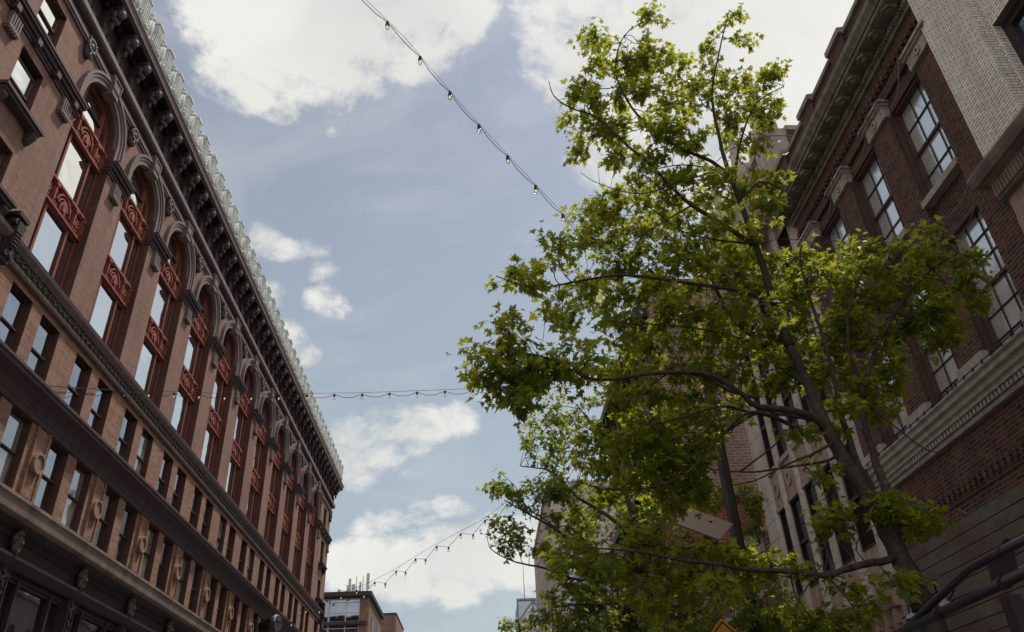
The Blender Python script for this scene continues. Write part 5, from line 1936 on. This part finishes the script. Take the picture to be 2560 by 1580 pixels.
def tree(label, base, limbs, crowns, leafmat, size, per, rad, name='maple_tree'):
    """limbs: (points3d, r0, r1); crowns: list of (x,y,z) twig ends"""
    root = empty(name, base, label, 'tree', None)
    wood = MB()
    nodes = []
    for pts, r0, r1 in limbs:
        sp_ = smooth_pts(pts)
        n = len(sp_)
        rr = [r0 + (r1 - r0) * (i / (n - 1)) ** 0.8 for i in range(n)]
        jit = [q + Vector(tuple(rng.normal(0, rr[i] * 0.12, 3))) for i, q in enumerate(sp_)]
        wood.tube(jit, rr, 9 if r0 > 0.06 else 6)
        for i in range(n):
            nodes.append((jit[i], rr[i]))
    NP = np.array([tuple(q[0]) for q in nodes])
    NR = np.array([q[1] for q in nodes])
    P, D, Nn, S = [], [], [], []
    for c in crowns:
        c = np.array(c[:3])
        d = NP - c
        dist = np.linalg.norm(d, axis=1)
        cost = dist + NR * 4 + np.maximum(0, NP[:, 2] - c[2]) * 0.9     # prefer thin wood, below the twig end
        i = int(np.argmin(cost))
        if dist[i] > 1.4 * dist.min() + 0.25: i = int(np.argmin(dist))
        a = Vector(NP[i]); e = Vector(c)
        ln = (e - a).length
        m1 = a.lerp(e, 0.35) + Vector(tuple(rng.normal(0, 0.10 * ln, 3)))
        m2 = a.lerp(e, 0.7) + Vector(tuple(rng.normal(0, 0.07 * ln, 3))) + Vector((0, 0, 0.05 * ln))
        r0 = min(NR[i] * 0.7, 0.006 + 0.006 * ln)
        tw = smooth_pts([a, m1, m2, e], 3)
        wood.tube(tw, [r0 + (0.0035 - r0) * k / (len(tw) - 1) for k in range(len(tw))], 5, cap=False)
        # side sprigs with leaves round the twig end
        out_d = np.array((e - m2).normalized())
        nl = int(per * rng.uniform(0.6, 1.4))
        sprigs = [out_d * rad * 0.9]
        for s_ in range(4):
            v = rng.normal(0, 1, 3); v[2] *= 0.4
            sprigs.append(v / np.linalg.norm(v) * rad * rng.uniform(0.5, 1.1) + out_d * rad * 0.2)
        for s_ in sprigs:
            wood.tube([Vector(c - out_d * rad * 0.3), Vector(c + s_ * 0.5 + rng.normal(0, .02, 3)), Vector(c + s_)], [0.004, 0.003, 0.002], 4, cap=False)
        for q in range(nl):
            s_ = sprigs[int(rng.integers(len(sprigs)))]
            f = rng.uniform(0.15, 1.05)
            p_ = c + s_ * f + rng.normal(0, rad * 0.16, 3)
            o_d = s_ / (np.linalg.norm(s_) + 1e-6) * 0.6 + rng.normal(0, 0.65, 3)
            o_d[2] = o_d[2] * 0.6 - rng.uniform(0.0, 0.55)
            o_d /= np.linalg.norm(o_d)
            nn = np.array([0, 0, 1.0]) + rng.normal(0, 0.5, 3)
            P.append(p_ + o_d * 0.03); D.append(o_d); Nn.append(nn)
            S.append(size * rng.uniform(0.55, 1.2))
    wood.build('trunk', 'bark', root, smooth=True)
    leaves_mesh('crown', leafmat, root, np.array(P), np.array(D), np.array(Nn), np.array(S))
    return root


z6 = lambda L_: [(1200 + q[0] / 1.89, q[1] / 1.89) + tuple(q[2:]) for q in L_]
z7 = lambda L_: [(1150 + q[0] / 1.89, 780 + q[1] / 1.89) + tuple(q[2:]) for q in L_]
z3 = lambda L_: [(1880 + q[0] / 2.608, 1000 + q[1] / 2.608) + tuple(q[2:]) for q in L_]
z4 = lambda L_: [(1900 + q[0] / 1.914, q[1] / 1.914) + tuple(q[2:]) for q in L_]


def limb(pts, r0, r1):
    return ([at_y(q[0], q[1], q[2]) for q in pts], r0 * 1.22, r1 * 1.3)


def ly(pts, y0, y1):
    n = len(pts)
    return [(q[0], q[1], y0 + (y1 - y0) * i / (n - 1)) for i, q in enumerate(pts)]


b0 = at_y(2340, 1580, 9.5)
b00 = Vector((b0.x + 0.28, 9.5, 0.14))
T1 = []
trunk = [(2340, 1580, 9.5), (2298, 1494, 9.5), (2232, 1360, 9.5), (2173, 1243, 9.5), (2074, 1087, 9.55), (2020, 960, 9.6), (1975, 867, 9.6)]
T1.append(([b00, Vector((b0.x + 0.12, 9.5, 1.6))] + [at_y(*q) for q in trunk], 0.19, 0.062))
T1.append(limb([(1975, 867, 9.6), (1930, 740, 9.65), (1902, 648, 9.7), (1860, 530, 9.7), (1818, 418, 9.8), (1795, 330, 9.9), (1780, 230, 10), (1800, 120, 10.1), (1822, 30, 10.2)], 0.062, 0.006))
T1.append(limb(ly([(1862, 535), (1830, 455), (1780, 405), (1700, 370), (1623, 317), (1570, 254), (1539, 174), (1560, 90), (1625, 45)], 9.7, 8.9), 0.036, 0.005))
T1.append(limb(ly([(1880, 610), (1824, 571), (1729, 513), (1676, 465), (1634, 418), (1570, 365), (1496, 296), (1427, 270), (1385, 240), (1372, 202)], 9.7, 8.3), 0.036, 0.004))
T1.append(limb(ly([(1945, 770), (1925, 750), (1835, 725), (1729, 709), (1570, 688), (1460, 700), (1340, 720), (1240, 690)], 9.65, 8.4), 0.036, 0.005))
T1.append(limb(ly([(2020, 960), (1950, 912), (1891, 849), (1827, 790), (1780, 700), (1740, 600), (1700, 510)], 9.6, 10.7), 0.05, 0.008))
T1.append(limb(ly([(2074, 1087), (2030, 1040)] + z7([(1512, 460), (1390, 440), (1300, 360), (1150, 290), (900, 290), (760, 315), (600, 310), (420, 220), (250, 200), (90, 300)]), 9.55, 8.1), 0.045, 0.005))
T1.append(limb(ly([(2050, 1050), (1960, 1035)] + z7([(1420, 470), (1250, 570), (1100, 720), (950, 820), (700, 840), (560, 800)]), 9.6, 10.4), 0.034, 0.005))
T1.append(limb(ly([(2245, 1385), (2217, 1400), (2148, 1414), (2064, 1437), (1976, 1429), (1880, 1425), (1790, 1410), (1700, 1400), (1600, 1380), (1480, 1370)], 9.5, 8.9), 0.045, 0.006))
T1.append(limb(ly([(2100, 1125), (2072, 1151), (1984, 1165), (1880, 1180), (1780, 1172), (1700, 1150)], 9.5, 9.9), 0.022, 0.004))
T1.append(limb(ly([(2085, 1105), (2040, 1130), (1960, 1165), (1890, 1200), (1820, 1215)], 9.5, 8.9), 0.018, 0.004))
T1.append(limb(ly([(2212, 1320), (2187, 1260), (2164, 1192), (2141, 1153), (2110, 1057), (2095, 1000), (2075, 900), (2030, 760), (2000, 650), (2010, 600)], 9.5, 9.9), 0.06, 0.008))
T1.append(limb(ly([(2240, 1330), (2225, 1245), (2198, 1184), (2179, 1115), (2164, 1069), (2160, 980), (2200, 850), (2280, 720), (2380, 640), (2440, 640)], 9.4, 10.2), 0.06, 0.008))
T1.append(limb(ly([(2162, 990), (2120, 860), (2130, 740), (2180, 640)], 9.7, 9.3), 0.03, 0.006))
T1.append(limb(ly([(1835, 460), (1850, 360), (1890, 260), (1960, 215)], 9.8, 10.1), 0.026, 0.005))
T1.append(limb(ly([(1850, 500), (1900, 455), (1950, 470), (1985, 500)], 9.7, 10.0), 0.016, 0.004))
T1.append(limb(ly([(2190, 1020), (2213, 1046), (2307, 1119), (2354, 1132), (2365, 1128)], 9.7, 9.5), 0.014, 0.003))
T1.append(limb(ly([(1780, 430), (1700, 455), (1600, 485), (1500, 460), (1452, 432)], 9.6, 8.8), 0.012, 0.003))
T1.append(limb(ly([(1500, 462), (1495, 425)], 8.9, 8.9), 0.004, 0.002))
T1.append(limb(ly([(1850, 1180), (1950, 1100), (2000, 1030)], 9.9, 9.8), 0.012, 0.006))
T1.append(limb(ly([(1976, 1429), (1990, 1490), (2040, 1560)], 9.2, 9.4), 0.014, 0.004))
T1.append(limb(ly([(2060, 1432), (2120, 1500), (2160, 1570)], 9.3, 9.2), 0.012, 0.004))

z9 = lambda L_: [(1300 + q[0] / 1.393, 780 + q[1] / 1.393) for q in L_]
for pts_, ya, yb, r_0 in ((z9([(940, 390), (870, 362), (800, 350), (740, 390), (640, 500), (560, 575), (400, 620), (250, 605)]), 9.5, 8.9, .026),
                          (z9([(800, 350), (700, 328), (560, 368), (450, 392), (360, 370)]), 9.4, 9.0, .018),
                          (z9([(830, 300), (720, 270), (640, 222), (470, 212), (300, 238), (180, 205), (60, 150)]), 9.5, 8.5, .024),
                          (z9([(800, 100), (650, 62), (440, 42), (330, 60)]), 9.9, 9.3, .016),
                          (z9([(850, 125), (800, 130), (730, 226), (690, 250)]), 9.8, 9.4, .014),
                          (z9([(700, 330), (640, 420), (560, 480), (470, 530)]), 9.3, 9.1, .012),
                          (z6([(1190, 870), (1100, 800), (950, 780), (800, 800), (700, 770)]), 9.7, 9.1, .014),
                          (z6([(1280, 1150), (1100, 1130), (950, 1090), (830, 1000), (760, 960)]), 9.6, 9.0, .018),
                          (z6([(1000, 970), (930, 1010), (780, 1100), (650, 1180), (560, 1200)]), 9.3, 8.8, .012)):
    T1.append(limb(ly(pts_, ya, yb), r_0, 0.004))

CR = []


def crown(poly, cell, y, dy):
    for px, py in sample_poly(poly, cell):
        CR.append(tuple(at_y(px, py, y + rng.uniform(-0.12 * dy, 1.15 * dy))))


P1_ = z6([(490, 140), (545, 125), (590, 165), (650, 180), (700, 100), (770, 130), (790, 30), (840, 50), (850, 160), (905, 210), (950, 300), (1000, 380), (1010, 480), (1050, 600), (1060, 700), (940, 720), (860, 740), (700, 760), (560, 780), (500, 740), (440, 610), (410, 490), (430, 400), (455, 330), (500, 250)])
P2_ = z6([(1065, 150), (1100, 140), (1150, 220), (1200, 260), (1250, 250), (1290, 320), (1350, 330), (1430, 310), (1480, 420), (1450, 500), (1370, 540), (1300, 600), (1280, 680), (1200, 680), (1080, 640), (1020, 480), (1000, 300), (1050, 260)])
crown(P1_, 43, 8.95, 0.6)
crown(P2_, 44, 10.0, 0.6)
for poly in ([(1135, 50), (1230, 40), (1225, 90), (1160, 85)], [(1190, 160), (1240, 155), (1245, 205), (1195, 210)], [(790, 35), (840, 50), (845, 140), (800, 150)], [(495, 140), (550, 130), (590, 170), (560, 200)]):
    crown(z6(poly), 30, 10.1 if poly[0][0] > 1000 else 9.0, 0.15)
crown(z6([(1350, 650), (1510, 680), (1500, 720), (1400, 720), (1300, 760)]), 36, 10.0, .3)
crown(z6([(1230, 790), (1300, 770), (1500, 830), (1490, 900), (1420, 960), (1410, 1050), (1360, 1030), (1330, 950), (1220, 900)]), 40, 9.9, .4)
crown(z6([(690, 780), (820, 750), (1100, 760), (1200, 880), (1280, 1100), (1300, 1250), (1400, 1420), (1500, 1500), (1500, 1512), (420, 1512), (360, 1500), (300, 1380), (450, 1300), (520, 1260), (480, 1200), (400, 1100), (420, 1000), (520, 980), (580, 870), (700, 890)]), 43, 9.3, 1.3)
for poly in ([(20, 1250), (65, 1245), (150, 1300), (250, 1330), (275, 1370), (200, 1400), (120, 1390), (40, 1320)], [(250, 1230), (330, 1210), (420, 1250), (480, 1290), (330, 1290), (260, 1270)], [(290, 1150), (380, 1160), (480, 1130), (500, 1200), (330, 1200)], [(215, 1450), (290, 1440), (365, 1470), (330, 1512), (250, 1500)]):
    crown(z6(poly), 36, 8.5, 0.25)
crown(z7([(15, 290), (95, 285), (135, 195), (230, 175), (220, 80), (290, 75), (350, 130), (400, 200), (480, 150), (560, 190), (640, 150), (650, 380), (450, 330), (330, 350), (280, 435), (235, 400), (130, 340), (40, 340)]), 38, 8.3, 0.4)
crown(z7([(640, 0), (1512, 0), (1500, 250), (1380, 420), (1280, 560), (1150, 700), (1080, 860), (950, 900), (700, 860), (520, 780), (600, 560), (660, 420), (640, 200)]), 46, 9.5, 1.2)
crown(z7([(900, 620), (1180, 600), (1210, 720), (1120, 880), (1010, 940), (880, 860)]), 42, 9.5, .5)
crown(z7([(480, 1100), (700, 1040), (900, 1000), (1080, 1030), (1180, 1090), (1320, 1120), (1512, 1150), (1512, 1230), (1400, 1270), (1200, 1300), (1100, 1380), (900, 1380), (800, 1300), (500, 1180)]), 48, 9.1, 0.5)
crown([(1935, 640), (1990, 610), (2060, 640), (2080, 720), (2010, 800), (2000, 900), (1960, 980), (1920, 900), (1950, 750)], 42, 9.8, .5)
crown([(2080, 620), (2160, 600), (2200, 640), (2300, 580), (2340, 600), (2390, 610), (2440, 640), (2440, 690), (2430, 760), (2400, 830), (2340, 860), (2250, 890), (2230, 1000), (2180, 1060), (2060, 1000), (2000, 940), (2060, 800)], 40, 9.9, .6)
crown([(2180, 1265), (2240, 1240), (2318, 1300), (2300, 1318), (2200, 1310)], 34, 9.3, .15)
for poly in ([(270, 460), (520, 430), (570, 470), (400, 500)], [(290, 850), (480, 760), (720, 740), (640, 830), (400, 880)], [(0, 1030), (280, 1000), (600, 1010), (780, 960), (700, 1080), (500, 1090), (250, 1140), (0, 1130)], [(140, 1360), (320, 1310), (330, 1390), (200, 1400)],
             [(480, 1220), (700, 1180), (780, 1230), (600, 1280)], [(200, 140), (420, 180), (400, 270), (270, 270)], [(480, 60), (580, 90), (590, 230), (520, 200)], [(840, 1120), (950, 1130), (900, 1200)], [(300, 1400), (700, 1330), (820, 1360), (560, 1512), (330, 1512)]):
    crown(z3(poly), 40, 9.3, .3)
tree('tall leaning maple in fresh green leaf standing before the red brick building', b00, T1, CR, 'maple_leaf', 0.110, 62, 0.31)

# second maple, further on: smaller leaves reaching out over the street
T2 = []
y2 = 17.0
bt = at_y(1650, 1580, y2)
bg = Vector((bt.x + 0.3, y2, 0.14))
T2.append(([bg, Vector((bt.x + .15, y2, 2.5)), bt, at_y(1640, 1480, y2), at_y(1600, 1350, y2 + .2), at_y(1560, 1220, y2 + .3), at_y(1500, 1090, y2 + .3), at_y(1440, 1010, y2 + .2)], 0.19, 0.01))
T2.append(limb(ly([(1640, 1490), (1560, 1440), (1480, 1400), (1400, 1330), (1330, 1290), (1260, 1250)], y2, y2 - 1), 0.06, 0.008))
T2.append(limb(ly([(1600, 1360), (1520, 1290), (1440, 1240), (1380, 1180), (1300, 1165)], y2, y2 + .8), 0.05, 0.008))
T2.append(limb(ly([(1560, 1440), (1450, 1450), (1360, 1420), (1290, 1405), (1230, 1375), (1218, 1340)], y2, y2 - .6), 0.03, 0.004))
T2.append(limb(ly([(1440, 1380), (1390, 1320), (1320, 1270), (1290, 1220), (1250, 1180)], y2 - .3, y2 - .2), 0.02, 0.004))
T2.append(limb(ly([(1600, 1370), (1680, 1280), (1740, 1200), (1780, 1150)], y2, y2 + 1.5), 0.05, 0.01))
T2.append(limb(ly([(1640, 1500), (1740, 1430), (1840, 1390), (1900, 1360)], y2, y2 + 1.5), 0.05, 0.01))
T2.append(limb(ly([(1645, 1530), (1560, 1520), (1460, 1510), (1380, 1520)], y2, y2 - 1), 0.04, 0.008))
CR = []
crown(z7([(380, 430), (450, 380), (600, 430), (650, 480), (560, 640), (600, 780), (520, 900), (400, 800), (330, 740), (300, 650), (240, 620), (260, 600), (310, 620), (290, 550), (340, 500)]), 34, 17.0, 0.9)
crown(z7([(145, 820), (200, 805), (290, 790), (400, 800), (480, 860), (420, 930), (330, 940), (280, 920), (210, 880)]), 33, 16.7, 0.5)
crown(z7([(135, 970), (180, 960), (240, 1020), (330, 1030), (430, 1080), (450, 1150), (350, 1170), (200, 1140), (130, 1120), (150, 1060)]), 33, 16.5, 0.4)
crown(z7([(520, 900), (700, 870), (900, 900), (1050, 900), (1000, 1010), (700, 1060), (480, 1120), (430, 1000)]), 36, 17.2, .9)
crown(z7([(340, 1350), (450, 1300), (560, 1300), (800, 1340), (1100, 1400), (1500, 1390), (1512, 1512), (350, 1512), (400, 1420)]), 34, 16.6, 1.0)
crown(z7([(400, 1240), (440, 1190), (560, 1220), (520, 1290), (420, 1300)]), 34, 16.6, .3)
crown(z7([(390, 840), (700, 860), (750, 1040), (520, 1110), (400, 1010)]), 40, 17.0, .8)
crown(z7([(430, 1110), (700, 1080), (760, 1300), (480, 1300)]), 44, 17.0, .8)
crown(z7([(540, 1300), (900, 1250), (1250, 1250), (1200, 1350), (1150, 1400), (1120, 1530), (450, 1530)]), 36, 16.4, 1.2)
crown(z7([(1330, 1290), (1512, 1260), (1512, 1530), (1340, 1530)]), 36, 17.2, .8)
crown([(1720, 1235), (1830, 1220), (1850, 1290), (1740, 1290)], 30, 18.8, .4)
crown([(1850, 1225), (1918, 1262), (1880, 1300)], 20, 18.9, .2)
crown([(1862, 1295), (1912, 1295), (1905, 1340), (1866, 1345)], 20, 18.9, .2)
crown([(1700, 1330), (1900, 1400), (1920, 1450), (1800, 1480), (1650, 1420)], 40, 17.6, .8)
crown([(1540, 1180), (1680, 1150), (1740, 1250), (1640, 1330), (1540, 1300)], 42, 17.8, .8)
tree('second maple with smaller leaves behind the warning sign, branching out over the street', bg, T2, CR, 'maple_leaf_dull', 0.118, 52, 0.37)

# a small far tree
y4 = 60.0
b4 = at_y(1290, 1640, y4)
b4 = Vector((b4.x, y4, 0.14))
CR = []
crown([(1248, 1562), (1285, 1535), (1310, 1548), (1350, 1560), (1400, 1590), (1400, 1640), (1250, 1640)], 17, y4, 1.6)
tree('small distant street tree at the bottom edge beneath the braced tower', b4,
     [([b4, Vector((b4.x, y4, 6)), at_y(1300, 1590, y4), at_y(1290, 1550, y4)], 0.25, 0.03), ([Vector((b4.x, y4, 9)), at_y(1360, 1590, y4)], 0.1, 0.03)], CR, 'maple_leaf_dull', 0.26, 26, 0.6)

# greenery on the canopy
CR = []
n = 420
P = np.stack([rng.uniform(8.45, 8.9, n), rng.uniform(23.5, 27.1, n), rng.uniform(5.75, 6.25, n)], 1)
D = rng.normal(0, 1, (n, 3)); D /= np.linalg.norm(D, axis=1, keepdims=True)
PL2 = empty('planter', (8.66, 25.3, 5.8), 'leafy green plants in a long trough on the dark canopy', 'planter')
mb = MB().box(8.46, 8.86, 23.5, 27.1, 5.63, 5.85)
mb.build('trough', 'dark_slab', PL2)
leaves_mesh('foliage', 'maple_leaf_dull', PL2, P, D, rng.normal(0, .5, (n, 3)) + np.array([0, 0, 1.0]), rng.uniform(.08, .16, n))
